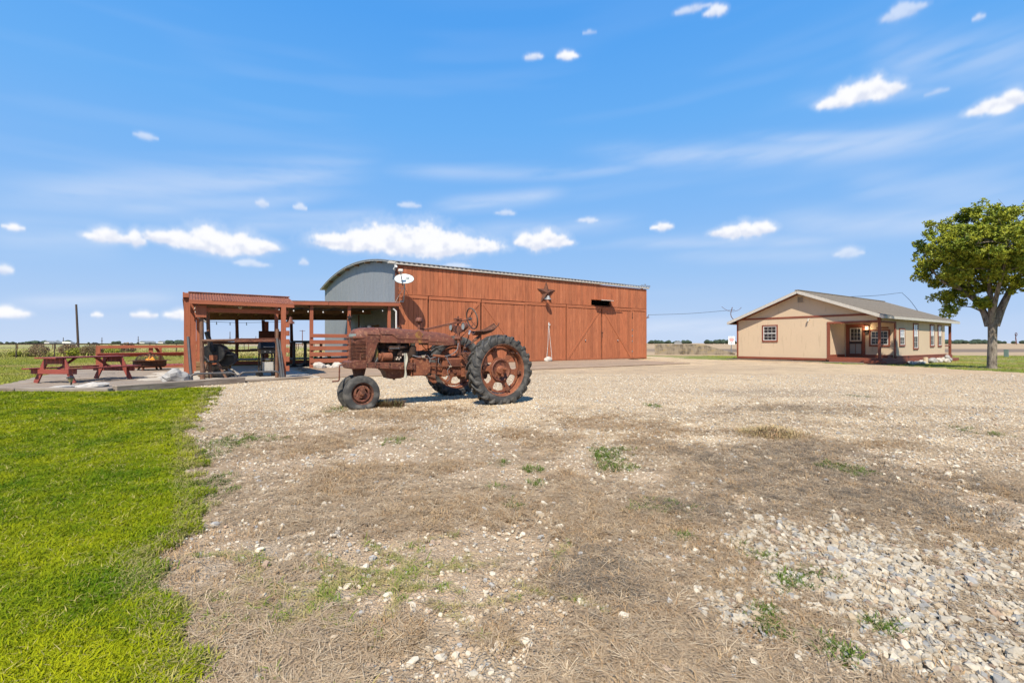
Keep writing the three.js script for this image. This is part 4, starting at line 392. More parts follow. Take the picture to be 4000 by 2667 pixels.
// ------------------------------------------------------------------ grill shelter with rusty roof
{
  const r = rng(46), t = thing('grill_shelter', 'small grill shelter with red beams and rusty corrugated roof', 'shelter');
  const z0 = -18.38, z1 = -19.72;
  for (let i = 0, x = .02; x < 3.1; i++) { const w = .64, x1 = Math.min(x + w, 3.16), P = [], U = [], n = Math.round((x1 - x) / .0195); const f = (k, j) => { const xx = mix(x, x1, k / n), u = j; const y = u <= 1 ? mix(2.64, 2.98, u) + .02 * Math.sin(u * 3.1) : 2.98 + .02 * (u - 1); const z = u <= 1 ? mix(z0 + .05 * (hsh(i, 4, 1) - .3), z1, u) : mix(z1, -24.6, u - 1); return [xx, y + .012 * Math.sin(xx * 2 * Math.PI / .078) + (i % 2) * .006 + .008 * (hsh(i, 9, 2) - .5) * (1 - Math.min(1, u)), z]; };
    for (const [j0, j1] of [[0, .5], [.5, 1], [1, 2]]) for (let k = 0; k < n; k++) { const A = f(k, j0), Bq = f(k + 1, j0), C = f(k + 1, j1), D = f(k, j1); for (const v of [A, Bq, C, A, C, D]) { P.push(...v); U.push(v[0], v[2]); } } part('roof_sheet', smooth(geo(P, U), 50), M.roofRust, t); x += .62; }
  part('ridge_cap', B(.0, 3.18, 2.985, 3.02, z1 - .1, z1 + .12), M.roofRust, t);
  part('fascia', beam([.02, 2.585, z0 - .03], [3.14, 2.58, z0 - .03], .045, .13), M.redpost, t); part('front_beam', beam([.2, 2.36, -18.75], [3.0, 2.36, -18.75], .07, .14), M.redpost, t); part('rear_beam', beam([.2, 2.62, -22], [3.0, 2.62, -22], .07, .16), M.rafter, t);
  for (const x of [.3, .95, 1.6, 2.25, 2.9]) part('rafter', beam([x, 2.55, -18.5], [x, 2.88, -19.75], .045, .09), M.rafter, t); for (const x of [.3, 1.6, 2.9]) part('ceiling_joist', beam([x, 2.82, -19.8], [x, 2.84, -24.5], .05, .13), M.rafter, t); for (const z of [-20.4, -21.2, -22.8, -23.6]) part('purlin', beam([.1, 2.93, z], [3.1, 2.93, z], .09, .035), M.rafter, t);
  part('brace', beam([.2, 2.35, -19.0], [.35, 2.85, -19.9], .05, .1), M.rafter, t);
  part('post', bx(.15, 2.55, .15, .006), M.redpost, t, [2.79, 1.27, -18.42]); part('post_collar', B(.2, .5, 2.1, 2.5, -18.86, -18.6), M.redpost, t);
  part('pipe_post', rod([.4, 0, -18.7], [.36, 2.3, -18.75], .065), M.pipeBrown, t); part('pipe_foot', rod([.4, 0, -18.7], [.4, .42, -18.7], .085, .07), M.pipeBrown, t); part('pipe_post', rod([.64, 0, -19.5], [.55, 2.5, -19.4], .06), M.pipeBrown, t); part('pipe_post', rod([2.6, 0, -18.55], [2.62, 1.75, -18.6], .06), M.pipeBrown, t);
  part('counter_pipe', rod([.38, 1.33, -18.62], [1.75, 1.36, -18.62], .045), M.pipeBrown, t); part('counter_channel', [beam([1.3, 1.4, -18.6], [2.7, 1.42, -18.6], .12, .02), beam([1.3, 1.34, -18.56], [2.7, 1.36, -18.56], .02, .12)], M.rust, t);
  const lamp = grp('ceiling_bulb', t, [1.5, 2.5, -19]); part('globe', tidy(new THREE.SphereGeometry(.06, 12, 8)), flat(.8, .72, .45, { roughness: .3 }), lamp); part('fan_blade', [beam([-.2, 2.68 - 2.5, -1.6], [.55, 2.68 - 2.5, -1.7], .1, .015), beam([-.1, .18, -1.3], [.4, .18, -2.1], .1, .015)], M.blackRough, lamp);
}
{ const hoop = (x0, x1, label) => { const t = thing('pipe_hoop', label, 'rail', [0, 0, -18.28], 0, 'low pipe hoops'); part('pipe', tube([[x0, 0, 0], [x0, .12, 0], [x0 + .03, .2, 0], [x0 + .12, .26, 0], [x0 + .3, .265, 0], [x1 - .3, .265, 0], [x1 - .12, .26, 0], [x1 - .03, .2, 0], [x1, .12, 0], [x1, 0, 0]], .032, 10, 70), M.pipeGrey, t); }; hoop(.06, 1.34, 'low grey pipe hoop in front of the black smoker'); hoop(1.42, 2.66, 'low grey pipe hoop in front of the gas grill');
  solo('leaning_pipe', rod([.1, 0, -18.62], [.0, 1.46, -18.95], .05, .045), M.pipeGrey, 'dark pipe leaning on the red corner post beside the big rock', 'pipe'); solo('leaning_pipe', [rod([2.72, 0, -18.2], [2.6, 1.42, -18.5], .045), rod([2.78, 0, -18.18], [2.68, 1.36, -18.45], .03)], M.pipeGrey, 'pair of grey pipes leaning on the shelter post by the gas grill', 'pipe'); }
{ // barrel smoker: drum lying along the line of sight
  const t = thing('barrel_smoker', 'black barrel smoker with tilted chimney on splayed pipe legs', 'smoker', [.76, 0, -19.5], -.2);
  const drum = (L, a, b) => { const R = []; for (const [z, k] of [[0, .0], [0, .94], [-.02, 1], [-L, 1], [-L, .94], [-L, 0]]) { const q = []; for (let i = 0; i < 36; i++) { const w = i / 36 * 6.2832; q.push([Math.cos(w) * a * k, Math.sin(w) * b * k, z]); } R.push(q); } return smooth(loft(R, false, false), 30); };
  part('drum', boxUV(at(drum(1.1, .36, .33), 0, .89, .3)), M.blackRough, t); part('firebox', boxUV(at(drum(.9, .28, .26), .3, .68, -.1)), M.blackRough, t);
  part('chimney', [rod([.0, 1.0, .38], [-.17, 1.64, .38], .075, .075, 16), rod([.02, .98, .3], [0, 1.0, .4], .07)], M.blackRough, t); part('door_seam', [beam([-.36, .95, .24], [-.1, .62, .33], .012, .05), beam([-.33, 1.05, .31], [-.2, .72, .33], .01, .03)], M.pipeGrey, t); part('side_shelf', [beam([.36, 1.02, .2], [.36, 1.02, -.7], .22, .03), beam([.44, .84, .2], [.44, .84, -.7], .3, .03), rod([.34, 1.06, .1], [.5, 1.0, .1], .02)], M.blackRough, t);
  for (const [a, b] of [[[-.18, .6, .2], [-.34, 0, .2]], [[.12, .6, .22], [.42, 0, .3]], [[-.18, .6, -.6], [-.36, 0, -.6]], [[.15, .6, -.6], [.4, 0, -.6]]]) part('leg', rod(a, b, .045), M.pipeBrown, t); part('rust_patch', B(-.1, .14, .66, .84, .315, .32), M.rustOrange, t); }
{ const G = 'firewood under the smoker', r = rng(47); [[.55, .12, -19.8], [.8, .13, -19.95], [1.05, .12, -19.85], [.68, .34, -19.9], [.95, .36, -20.0]].forEach(([x, y, z], i) => { const t = thing('firewood_log', i < 3 ? 'split log on the ground under the barrel smoker' : 'bark-covered log on top of the pile under the barrel smoker', 'log', [x, y + .03, z], .3 * r() + .2, G); part('wood', boxUV(at(lump(.13, 80 + i, 1, 1, 1, 1, .15).scale(2.6, .95, .95), 0, 0, 0)), i < 3 ? M.grey[2] : M.bark, t); part('cut_end', at(tidy(new THREE.CylinderGeometry(.1, .1, .02, 14)), .33, 0, 0, 0, 0, Math.PI / 2), M.rafter, t); }); }
{ // gas grill
  const t = thing('gas_grill', 'black gas grill with closed lid on a cart', 'grill', [2.4, .035, -19.55], .12);
  const R = []; for (const x of [-.27, .27]) { const q = []; for (let k = 0; k <= 10; k++) { const a = k / 10 * Math.PI; q.push([x * (1 - .12 * Math.sin(a)), 1.02 + Math.sin(a) * .23, Math.cos(a) * .24]); } R.push(q); } part('lid', smooth(loft(R), 40), M.black, t); part('firebox', [boxUV(loft([[[-.27, 1.01, .24], [.27, 1.01, .24], [.27, 1.01, -.24], [-.27, 1.01, -.24]], [[-.23, .82, .19], [.23, .82, .19], [.23, .82, -.19], [-.23, .82, -.19]]].map((q) => q.reverse())))], M.blackRough, t); part('handle', [rod([-.18, 1.08, .29], [.18, 1.08, .29], .014), rod([-.16, 1.08, .23], [-.16, 1.08, .29], .01), rod([.16, 1.08, .23], [.16, 1.08, .29], .01)], M.steel, t); part('control_panel', B(-.25, .25, .84, .97, .235, .26), M.black, t); for (const x of [-.12, .05]) part('knob', at(tidy(new THREE.CylinderGeometry(.025, .03, .03, 12)), x, .9, .275, Math.PI / 2), M.steel, t);
  part('side_shelf', B(-.52, -.29, .98, 1.01, -.2, .22), M.black, t); for (const x of [-.22, .22]) for (const z of [-.18, .18]) part('leg', B(x - .025, x + .025, .08, .84, z - .02, z + .02), M.blackRough, t); part('bottom_shelf', B(-.26, .26, .16, .19, -.22, .22), M.blackRough, t); for (const z of [-.18, .18]) part('wheel', at(tidy(new THREE.CylinderGeometry(.085, .085, .04, 18)), -.25, .085, z, Math.PI / 2), M.black, t); part('front_foot', B(.2, .25, 0, .1, -.2, .2), M.blackRough, t);
  part('storage_box', B(-.17, .2, .2, .52, -.14, .12), M.fascia, t); part('drip_can', rod([.02, .58, 0], [.02, .66, 0], .08), M.steel, t); }
{ // picnic table
  const t = thing('picnic_table', 'red wooden picnic table with attached benches on the grey deck', 'picnic table', [-2.69, .045, -20.1], .838), L = 2.35;
  for (let i = 0; i < 5; i++) part('table_top_board', bx(L + (i % 2) * .03, .04, .142, .005), M.table, t, [(i % 2) * .015, .765, (i - 2) * .148]); for (const s of [-1, 1]) for (let i = 0; i < 2; i++) part('seat_board', bx(L, .04, .13, .005), M.table, t, [0, .44, s * (.60 + i * .136)]);
  for (const e of [-.9, .9]) { for (const s of [-1, 1]) part('leg', beam([e, .0, s * .66], [e, .75, s * .27], .045, .15), M.table, t); part('seat_support', B(e + Math.sign(e) * .03 - .022, e + Math.sign(e) * .03 + .022, .28, .42, -.78, .78), M.table, t); part('top_support', B(e + Math.sign(e) * .03 - .022, e + Math.sign(e) * .03 + .022, .58, .745, -.33, .33), M.table, t); part('brace', beam([e * .97, .36, 0], [e * .35, .74, 0], .09, .045), M.table, t); } }
{ // fire pit
  const t = thing('fire_pit', 'rusty round fire pit with mesh spark dome and burning fire', 'fire pit', [-1.4, .05, -26.5]);
  part('bowl', boxUV(lathe([[0, .14], [.5, .14], [.58, .17], [.6, .22], [.6, .42], [.57, .42], [.56, .22], [.0, .2]], 8)), M.rustDark, t); part('rim', boxUV(lathe([[.57, .42], [.78, .43], [.78, .445], [.57, .445]], 8)), M.rustDark, t); for (let k = 0; k < 4; k++) { const a = k * Math.PI / 2 + .5; part('leg', rod([Math.cos(a) * .4, .17, Math.sin(a) * .4], [Math.cos(a) * .5, 0, Math.sin(a) * .5], .04), M.rustDark, t); }
  const dome = []; for (let k = 0; k < 16; k++) { const a = k / 16 * 6.283; dome.push(tube([[Math.cos(a) * .52, .45, Math.sin(a) * .52], [Math.cos(a) * .46, .58, Math.sin(a) * .46], [Math.cos(a) * .3, .66, Math.sin(a) * .3], [0, .69, 0]], .008, 4)); } for (const [q, y] of [[.53, .46], [.5, .53], [.42, .61], [.26, .67]]) dome.push(at(tidy(new THREE.TorusGeometry(q, .01, 4, 30)), 0, y, 0, Math.PI / 2)); part('spark_dome', dome, M.blackRough, t); part('dome_knob', [rod([0, .68, 0], [0, .8, 0], .05), rod([0, .69, 0], [0, .72, 0], .09)], M.rustDark, t);
  const r = rng(48), fl = []; for (let k = 0; k < 30; k++) { const a = r() * 6.28, q = .16 * Math.sqrt(r()), h = .07 + .2 * r() * (1 - q * 3.5), x = Math.cos(a) * q, z = Math.sin(a) * q; fl.push(lathe([[0, 0], [.02, .03], [.024, .06], [.012, h * .65], [0, h]], 7).rotateZ((r() - .5) * .8).translate(x, .42, z)); } part('flame', fl, std({ color: 0x000000, emissive: new THREE.Color().setRGB(1, .32, .03), emissiveIntensity: 1.0, roughness: 1 }), t);
  const pl = new THREE.PointLight(new THREE.Color(1, .5, .15), 3); pl.position.set(-1.4, .62, -26.5); pl.castShadow = true; pl.name = 'fire_light'; scene.add(pl); }
solo('big_rock', lump(.4, 91, 1.0, .6, .7, 3, .6), M.rockGrey, 'big grey and white rock at the foot of the red corner post', 'rock', [-.32, .16, -18.35]);
solo('flat_rock', lump(.32, 92, 1.1, .25, .5, 2, .6), M.rock, 'flat white rock lying on the deck edge by the timber', 'rock', [-2.1, .1, -17.0], [0, .5, 0]); solo('flat_rock', lump(.25, 93, 1.2, .16, .5, 2, .6), M.rock, 'low white stone beside the flat white rock on the deck edge', 'rock', [-2.75, .08, -17.2], [0, .6, 0]);
{ const G = 'flagstones beside the slab'; [[-.85, -19.6, .5], [-.5, -20.6, .55], [-.95, -21.5, .45], [-.45, -22.3, .5], [-.75, -23.6, .5], [-.3, -24.7, .5]].forEach(([x, z, q], i) => solo('flagstone', lump(q, 140 + i, 1.1, .1, .8, 2), i % 2 ? M.rock : M.concrete, 'flat irregular flagstone between the grey deck and the concrete slab', 'stone', [x, .045, z], [0, i, 0], G)); solo('stacked_blocks', [B(-.2, .5, 0, .14, -.2, .2, .02), at(bx(.62, .13, .36, .02), .15, .21, 0, 0, .1), at(bx(.5, .12, .3, .02), .12, .33, 0, 0, -.12)], M.rafter, 'short stack of tan blocks behind the red corner posts', 'blocks', [.15, .03, -25.4]); }
{ const t = thing('path_light', 'small solar path light at the deck edge', 'path light', [-2.68, .04, -17.7]); part('stake', rod([0, 0, 0], [.02, .14, 0], .018), M.blackRough, t); part('lantern', [at(lathe([[.03, .12], [.06, .2], [.065, .25]], 8), 0, 0, 0)], flat(.35, .32, .15, { roughness: .3 }), t); part('cap', lathe([[.0, .31], [.05, .29], [.095, .255], [.09, .245], [0, .25]], 10), M.blackRough, t); }

// ------------------------------------------------------------------ the house
{
  const h = thing('house', 'tan ranch house with brown trim, grey shingle roof and recessed corner porch', 'house');
  const X0 = 34.45, X1 = 47.06, ZB = -20, ZF = -10.98, RZ = -15.49, RY = 4.8, SL = .392; const roofY = (z) => RY - SL * Math.abs(z - RZ);
  // walls
  part('wall', [Bw(X0, X0 + .12, .2, 2.96, ZB, -13.75), Bw(X0, X0 + .12, 2.62, 2.96, -13.75, ZF - .002)], M.stucco, h);
  part('gable_wall', boxUV(extr([[-ZB, 3.06], [-RZ, roofY(RZ) - .1], [-ZF, roofY(ZF) - .1], [-ZF, 3.0], [-ZB, 3.0]].map(([a, b]) => [a, b]), .1)), M.stucco, h, [X0 + .01, 0, 0], [0, Math.PI / 2, 0]);
  part('wall', [Bw(36.8, X1, .36, roofY(ZF) - .02, ZF - .12, ZF), Bw(X0 + .1, 36.8, 2.6, roofY(ZF) - .02, ZF - .12, ZF)], M.stucco, h);
  part('porch_side_wall', Bw(X0 + .1, 36.82, .3, 2.6, -13.86, -13.74), M.stucco, h); part('porch_door_wall', Bw(36.8, 36.9, .3, 2.6, -13.74, ZF - .12), M.stucco, h); part('porch_ceiling', B(X0 + .1, 36.8, 2.6, 2.66, -13.74, ZF - .1), M.trim, h);
  part('rear_wall', [Bw(X0 + .1, X1, .2, 2.9, ZB, ZB + .1), Bw(X1 - .1, X1, .2, 2.9, ZB, ZF - .12)], M.stucco, h);
  const T = (x0, x1, y0, y1, z0, z1) => part('trim', B(x0, x1, y0, y1, z0, z1), M.trim, h);
  T(X0 - .03, X0 + .02, 2.955, 3.08, ZB, ZF); T(X0 - .03, X0 + .02, .1, .26, ZB, -13.8); T(X0 - .03, X0 + .04, .26, 2.95, ZB - .02, ZB + .1); T(X0 - .04, X0 + .04, .3, 2.6, -13.86, -13.7); T(X0 - .05, X0 + .1, 2.5, 2.63, -13.86, ZF + .03); T(X0 - .04, X0 + .1, 2.64, 2.95, -11.12, ZF + .02);
  T(36.74, 36.96, .36, 2.62, ZF - .02, ZF + .04); T(X0 + .05, 36.9, 2.5, 2.6, ZF - .02, ZF + .035); T(X0 + .12, 36.78, .3, .5, -13.74, -13.71); T(36.77, 36.8, .3, .5, -12.58, ZF - .1); T(36.0, 36.78, .3, .5, -11.12, -11.1);
  part('corner_post', B(X0 - .0, X0 + .13, .3, 2.5, -11.11, -10.98), M.trim, h);
  // skirt and porch floor, steps
  part('skirt', B(36.95, 48.75, -.1, .37, ZF - .1, ZF + .05), M.trim, h); part('skirt_cap', B(36.9, 47.2, .37, .44, ZF - .05, ZF + .07), M.trim, h); part('skirt', B(48.7, 48.8, -.1, .38, -14, ZF), M.trim, h); part('skirt_step', B(47.3, 49.1, -.1, .12, ZF + .06, ZF + .35), M.trim, h);
  for (let i = 0; i < 16; i++) part('floor_board', bx(2.55, .04, .165, .004), M.trim, h, [35.62, .3, -13.66 + i * .17]);
  part('porch_edge', B(X0 - .12, X0 - .06, .14, .32, -13.85, ZF), M.trim, h); part('step', [B(X0 - .42, X0 - .1, .0, .18, -13.6, ZF + .2, .015)], M.trim, h); part('step', [B(X0 - .4, 36.7, .0, .16, ZF + .06, ZF + .42, .015)], M.trim, h); part('step', [B(X0 - .2, 36.6, .16, .3, ZF - .03, ZF + .16, .015)], M.trim, h);
  // roof
  for (const s of [-1, 1]) { const ze = s < 0 ? -20.5 : -10.62, P = [[33.95, RY + .02, RZ], [49.3, RY + .02, RZ], [49.3, roofY(ze) + .02, ze], [33.95, roofY(ze) + .02, ze]]; const Q = [], U = []; const dn = (v) => [v[0], v[1] - .09, v[2]]; const L = Math.hypot(ze - RZ, RY - roofY(ze)); const uv = (v) => [v[0], Math.abs(v[2] - RZ) / Math.abs(ze - RZ) * -L]; for (const [a, b, c, d] of [P, P.map(dn).reverse(), [P[3], P[2], dn(P[2]), dn(P[3])], [P[0], P[3], dn(P[3]), dn(P[0])], [P[1], P[2], dn(P[2]), dn(P[1])]]) for (const v of [a, b, c, a, c, d]) { Q.push(...v); U.push(...uv(v)); } part('roof_slope', geo(Q, U), M.shingle, h);
    part('rake_fascia', beam([33.93, RY - .1, RZ], [33.93, roofY(ze) - .1, ze], .035, .19), M.fascia, h); part('rake_trim', beam([34.36, RY - .16, RZ], [34.36, roofY(ze - s * .5) - .16, ze - s * .5], .05, .1), M.trim, h); part('eave_fascia', B(33.94, 49.3, roofY(ze) - .17, roofY(ze) - .0, ze - .02 * s, ze + .02 * s), M.fascia, h); part('soffit', B(34.0, 49.2, roofY(ze) - .12, roofY(ze) - .1, ze + s * -.03, s < 0 ? ZB : ZF - .05), M.trim, h); }
  part('ridge_cap', B(33.9, 49.35, RY - .01, RY + .05, RZ - .12, RZ + .12), M.shingle, h);
  // rear porch corner
  part('rear_post', B(48.55, 48.72, .38, 2.75, ZF - .14, ZF), M.trim, h); part('rear_rail', B(47.1, 48.6, 1.0, 1.1, ZF - .1, ZF - .03), M.trim, h); part('rear_header', B(47.06, 48.75, 2.55, 2.85, ZF - .12, ZF - .0), M.stucco, h); part('rear_floor', B(47.06, 48.8, .3, .38, -20, ZF - .02), M.trim, h);
  // windows: along x (side) or z (gable)
  function win(ax, a0, a1, y0, y1, plane, cols, tw, sheetAndScreen) { const w = grp('window', h); const put = (n, u0, u1, v0, v1, d0, d1, m) => part(n, ax === 'x' ? B(u0, u1, v0, v1, plane + d0, plane + d1, .003) : B(plane - d1, plane - d0, v0, v1, u0, u1, .003), m, w);
    put('casing', a0 - tw, a1 + tw, y1, y1 + tw, 0, .045, M.trim); put('casing', a0 - tw, a1 + tw, y0 - tw * 1.2, y0, 0, .05, M.trim); put('casing', a0 - tw, a0, y0, y1, 0, .045, M.trim); put('casing', a1, a1 + tw, y0, y1, 0, .045, M.trim);
    const f = .045, ym = (y0 + y1) / 2; for (const [u0, u1, v0, v1] of [[a0, a1, y0, y0 + f], [a0, a1, y1 - f, y1], [a0, a0 + f, y0 + f, y1 - f], [a1 - f, a1, y0 + f, y1 - f], [a0 + f, a1 - f, ym - .03, ym + .03]]) put('frame', u0, u1, v0, v1, 0, .036, M.white);
    for (const [v0, v1] of [[y0 + f, ym - .03], [ym + .03, y1 - f]]) { for (let i = 0; i < cols; i++) for (let j = 0; j < 2; j++) { const W = (a1 - a0 - 2 * f) / cols, Hh = (v1 - v0) / 2; put('pane', a0 + f + W * i + .006, a0 + f + W * (i + 1) - .006, v0 + Hh * j + .006, v0 + Hh * (j + 1) - .006, .002, .01, v0 > ym && sheetAndScreen ? M.pane : M.glass); } if (sheetAndScreen) put(v0 > ym ? 'reflection_sheet' : 'screen', a0 + f, a1 - f, v0, v1, v0 > ym ? .0005 : .0115, v0 > ym ? .0015 : .0125, v0 > ym ? M.reflection_sheet : M.screen); for (let i = 1; i < cols; i++) put('muntin', a0 + f + (a1 - a0 - 2 * f) / cols * i - .007, a0 + f + (a1 - a0 - 2 * f) / cols * i + .007, v0, v1, .002, .02, M.white); put('muntin', a0 + f, a1 - f, (v0 + v1) / 2 - .007, (v0 + v1) / 2 + .007, .002, .019, M.white); } }  // upper panes: added pale sheet imitates reflection; lower panes: insect screen
  win('z', -18.0, -17.08, 1.44, 2.46, X0, 3, .09); win('z', -12.24, -11.31, 1.14, 2.03, 36.8, 4, .1);
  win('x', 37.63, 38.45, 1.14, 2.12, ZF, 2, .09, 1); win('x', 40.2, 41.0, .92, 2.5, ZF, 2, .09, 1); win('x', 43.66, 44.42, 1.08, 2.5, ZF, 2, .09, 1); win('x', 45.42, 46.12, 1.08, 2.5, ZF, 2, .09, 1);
  // door with nine panes
  const d = grp('front_door', h); part('frame', [B(36.76, 36.8, .3, 2.5, -13.65, -13.48), B(36.76, 36.8, .3, 2.5, -12.7, -12.55), B(36.76, 36.8, 2.36, 2.5, -13.48, -12.7)], M.trim, d); part('leaf', B(36.775, 36.8, .34, 2.36, -13.48, -12.7), M.log, d); part('light_frame', [B(36.755, 36.775, 2.2, 2.26, -13.42, -12.76), B(36.755, 36.775, 1.38, 1.44, -13.42, -12.76), B(36.755, 36.775, 1.44, 2.2, -13.42, -13.36), B(36.755, 36.775, 1.44, 2.2, -12.82, -12.76)], M.fascia, d);
  for (let i = 0; i < 3; i++) for (let j = 0; j < 3; j++) part('pane', B(36.758, 36.77, 1.45 + j * .25, 1.68 + j * .25, -13.35 + i * .18, -13.185 + i * .18), M.glass, d); for (let i = 1; i < 3; i++) { part('muntin', B(36.752, 36.772, 1.44, 2.2, -13.365 + i * .18, -13.35 + i * .18), M.white, d); part('muntin', B(36.752, 36.771, 1.432 + i * .25, 1.445 + i * .25, -13.36, -12.82), M.white, d); } for (const z of [-13.42, -13.08]) part('lower_panel', B(36.76, 36.775, .55, 1.2, z, z + .3), M.blind, d); part('rail', B(36.752, 36.775, 1.22, 1.34, -13.46, -12.72), M.black, d);
  // gable vent, lamp
  const v = grp('gable_vent', h); part('frame', [B(X0 - .02, X0 + .0, 3.98, 4.02, -15.7, -15.28), B(X0 - .02, X0, 4.38, 4.42, -15.7, -15.28), B(X0 - .02, X0, 4.02, 4.38, -15.7, -15.66), B(X0 - .02, X0, 4.02, 4.38, -15.32, -15.28)], M.stucco, v); for (let i = 0; i < 7; i++) part('louvre', at(bx(.04, .008, .34), X0 - .005, 4.045 + i * .05, -15.49, 0, 0, .6), M.blind, v);
  const l = grp('porch_lamp', h, [36.74, 2.25, -12.45]); part('glass', B(-.06, .05, -.12, .1, -.09, .09, .02), std({ color: 0x332a20, emissive: new THREE.Color().setRGB(1, .8, .5), emissiveIntensity: 1.0 }), l); part('cap', [B(-.08, .06, .1, .15, -.11, .11), B(-.08, .06, -.15, -.12, -.11, .11), B(-.07, .05, -.03, -.01, -.1, .1)], M.trim, l); const pl = new THREE.PointLight(new THREE.Color(1, .8, .5), .8); pl.position.set(36.6, 2.2, -12.45); pl.castShadow = true; pl.name = 'porch_light'; scene.add(pl);
  part('door_ornament', at(tidy(new THREE.TorusGeometry(.09, .035, 8, 18)), 36.77, 1.98, -12.46, 0, Math.PI / 2), M.blackRough, h); part('name_board', B(36.77, 36.79, 2.18, 2.28, -11.95, -11.3), M.trim, h); part('flood_light', [rod([X0 - .16, 2.82, -14.95], [X0, 2.86, -14.95], .05), rod([X0 - .17, 2.7, -14.95], [X0 - .14, 2.86, -14.95], .045)], M.fascia, h);
}
{ const t = thing('roof_antenna', 'thin old antenna standing on the house eave', 'antenna', [34.05, 3.02, -20.05]); part('mast', tube([[.1, -.05, 0], [-.1, .2, -.1], [-.12, .45, -.15], [-.0, .95, -.1]], .025), M.rustDark, t); part('arc', tube([[-.6, 1.0, -.6], [-.4, .75, -.35], [-.12, .62, -.12], [.15, .72, .3], [.3, .92, .45]], .014), M.rustDark, t); }
solo('overhead_wire', tube([[30.3, 3.5, -25], [32.2, 3.55, -22.6], [34.3, 3.78, -20.1]], .014, 5), M.black, 'thin black wire strung between the barn and the house', 'wire'); solo('overhead_wire', [tube([[41, 4.75, -15.4], [52, 5.6, -17], [66, 6.9, -19]], .02, 5), tube([[47.5, 3.6, -12.6], [56, 5.2, -15.5], [66, 6.85, -19]], .02, 5)], M.black, 'pair of thin wires rising from the house roof behind the tree', 'wire');
{ const G = 'rocks along the house skirt', r = rng(61); for (let i = 0; i < 24; i++) { const x = 38.2 + i * .34 + .3 * r(), q = .08 + .13 * r(); solo('skirt_rock', lump(q, 200 + i, 1.3, .5 + .5 * r(), .9, 1, .7), i % 3 ? M.rock : M.rockGrey, 'white and grey broken rock piled along the red house skirt', 'rock', [x, -.04 + (i % 4 === 1 && i > 6 ? .16 : 0), -10.3 - .4 * r()], [.5 * r(), r() * 6, .5 * r()], G); } solo('pipe_stub', rod([0, 0, 0], [0, .42, 0], .13, .13, 14), M.stucco, 'short tan pipe stub beside the rocks at the house skirt', 'pipe', [40.2, -.1, -10.35]);
  solo('loose_plank', B(-.09, .09, 0, .05, -3, 3), M.grey[0], 'long grey plank on the gravel in front of the house steps', 'plank', [33.6, .02, -14.6], [0, .05, 0]); solo('loose_plank', B(-.09, .09, 0, .05, -2.4, 2.4), M.grey[1], 'old grey plank along the house base under the window', 'plank', [34.0, .02, -18.2], [0, -.02, 0]); }

// ------------------------------------------------------------------ things beyond the house and barn
solo('concrete_ramp', boxUV(extr([[0, -.1], [8.2, -.1], [8.2, .15], [5.3, 1.02], [4.4, 1.1], [0, 1.08]], .45, .02)), M.oldConcrete, 'old stained concrete loading ramp wall beyond the driveway', 'ramp', [43.9, 0, -35.2], [0, -1.02, 0]);
{ const cv = document.createElement('canvas'); cv.width = 128; cv.height = 160; const c = cv.getContext('2d'); c.fillStyle = '#e6e6e6'; c.fillRect(0, 0, 128, 160); c.fillStyle = '#333'; c.fillRect(34, 16, 60, 12); c.fillStyle = '#d66a68'; c.fillRect(14, 44, 100, 14); c.fillRect(20, 64, 88, 14); c.fillRect(30, 84, 68, 12); c.fillStyle = '#444'; c.fillRect(48, 108, 12, 26); c.fillRect(68, 108, 12, 26); const ct = new THREE.CanvasTexture(cv); ct.colorSpace = THREE.SRGBColorSpace;
  const t = thing('warning_sign', 'white sign with red print on a grey post by the field', 'sign', [51.5, 0, -30.6], -.6); part('post', rod([0, 0, 0], [0, 1.85, 0], .05), M.steel, t); const g = bx(.75, .95, .03, .01); const uv = g.attributes.uv, p = g.attributes.position; for (let i = 0; i < uv.count; i++) uv.setXY(i, p.getX(i) / .75 + .5, p.getY(i) / .95 + .5); part('panel', g, std({ map: ct, roughness: .5 }), t, [0, 1.55, .06]); part('base', B(-.3, .3, 0, .08, -.3, .3), M.concrete, t); }
{ const G = 'rubble near the sign', r = rng(63); for (let i = 0; i < 9; i++) solo('rubble_block', lump(.3 + .15 * r(), 230 + i, 1.3, .7, .9, 1), i % 2 ? M.rockGrey : M.log, 'grey rubble block in the row between ramp and sign', 'rubble', [47.3 + .42 * i, .15, -30.6 - .1 * i + .2 * r()], [0, r() * 6, 0], G); }
solo('utility_pedestal', [B(-.14, .14, 0, .62, -.14, .14, .02), B(-.15, .15, .62, .68, -.15, .15, .02)], flat(.16, .22, .19, { roughness: .6 }), 'grey green utility pedestal in the grass beyond the tree', 'utility box', [60.2, 0, -9.9]);

// ------------------------------------------------------------------ trees, shrubs, fences and far things
const LX = (a, d) => [VC * a + VS * d, VS * a - VC * d];
function leafGeo(n, len, wid, spread, seed) { const r = rng(seed), P = [], U = []; for (let i = 0; i < n; i++) { const q = new THREE.Quaternion().setFromEuler(new THREE.Euler(r() * 6.28, r() * 6.28, r() * 6.28)), o = V((r() - .5) * spread, (r() - .5) * spread, (r() - .5) * spread), L = len * (.7 + .6 * r()), W = wid * (.7 + .6 * r()); const f = (x, y, z) => { const v = V(x, y, z).applyQuaternion(q).add(o); return [v.x, v.y, v.z]; }; const A = f(0, 0, 0), Bq = f(L * .45, W, L * .05), C = f(L, 0, -.03), D = f(L * .45, -W, L * .05); for (const v of [A, Bq, C, A, C, D]) { P.push(...v); U.push(0, 0); } } return geo(P, U); }
const leafMat = new THREE.MeshPhysicalMaterial({ roughness: .6, specularIntensity: .6, side: THREE.DoubleSide, color: new THREE.Color(K, K, K) });
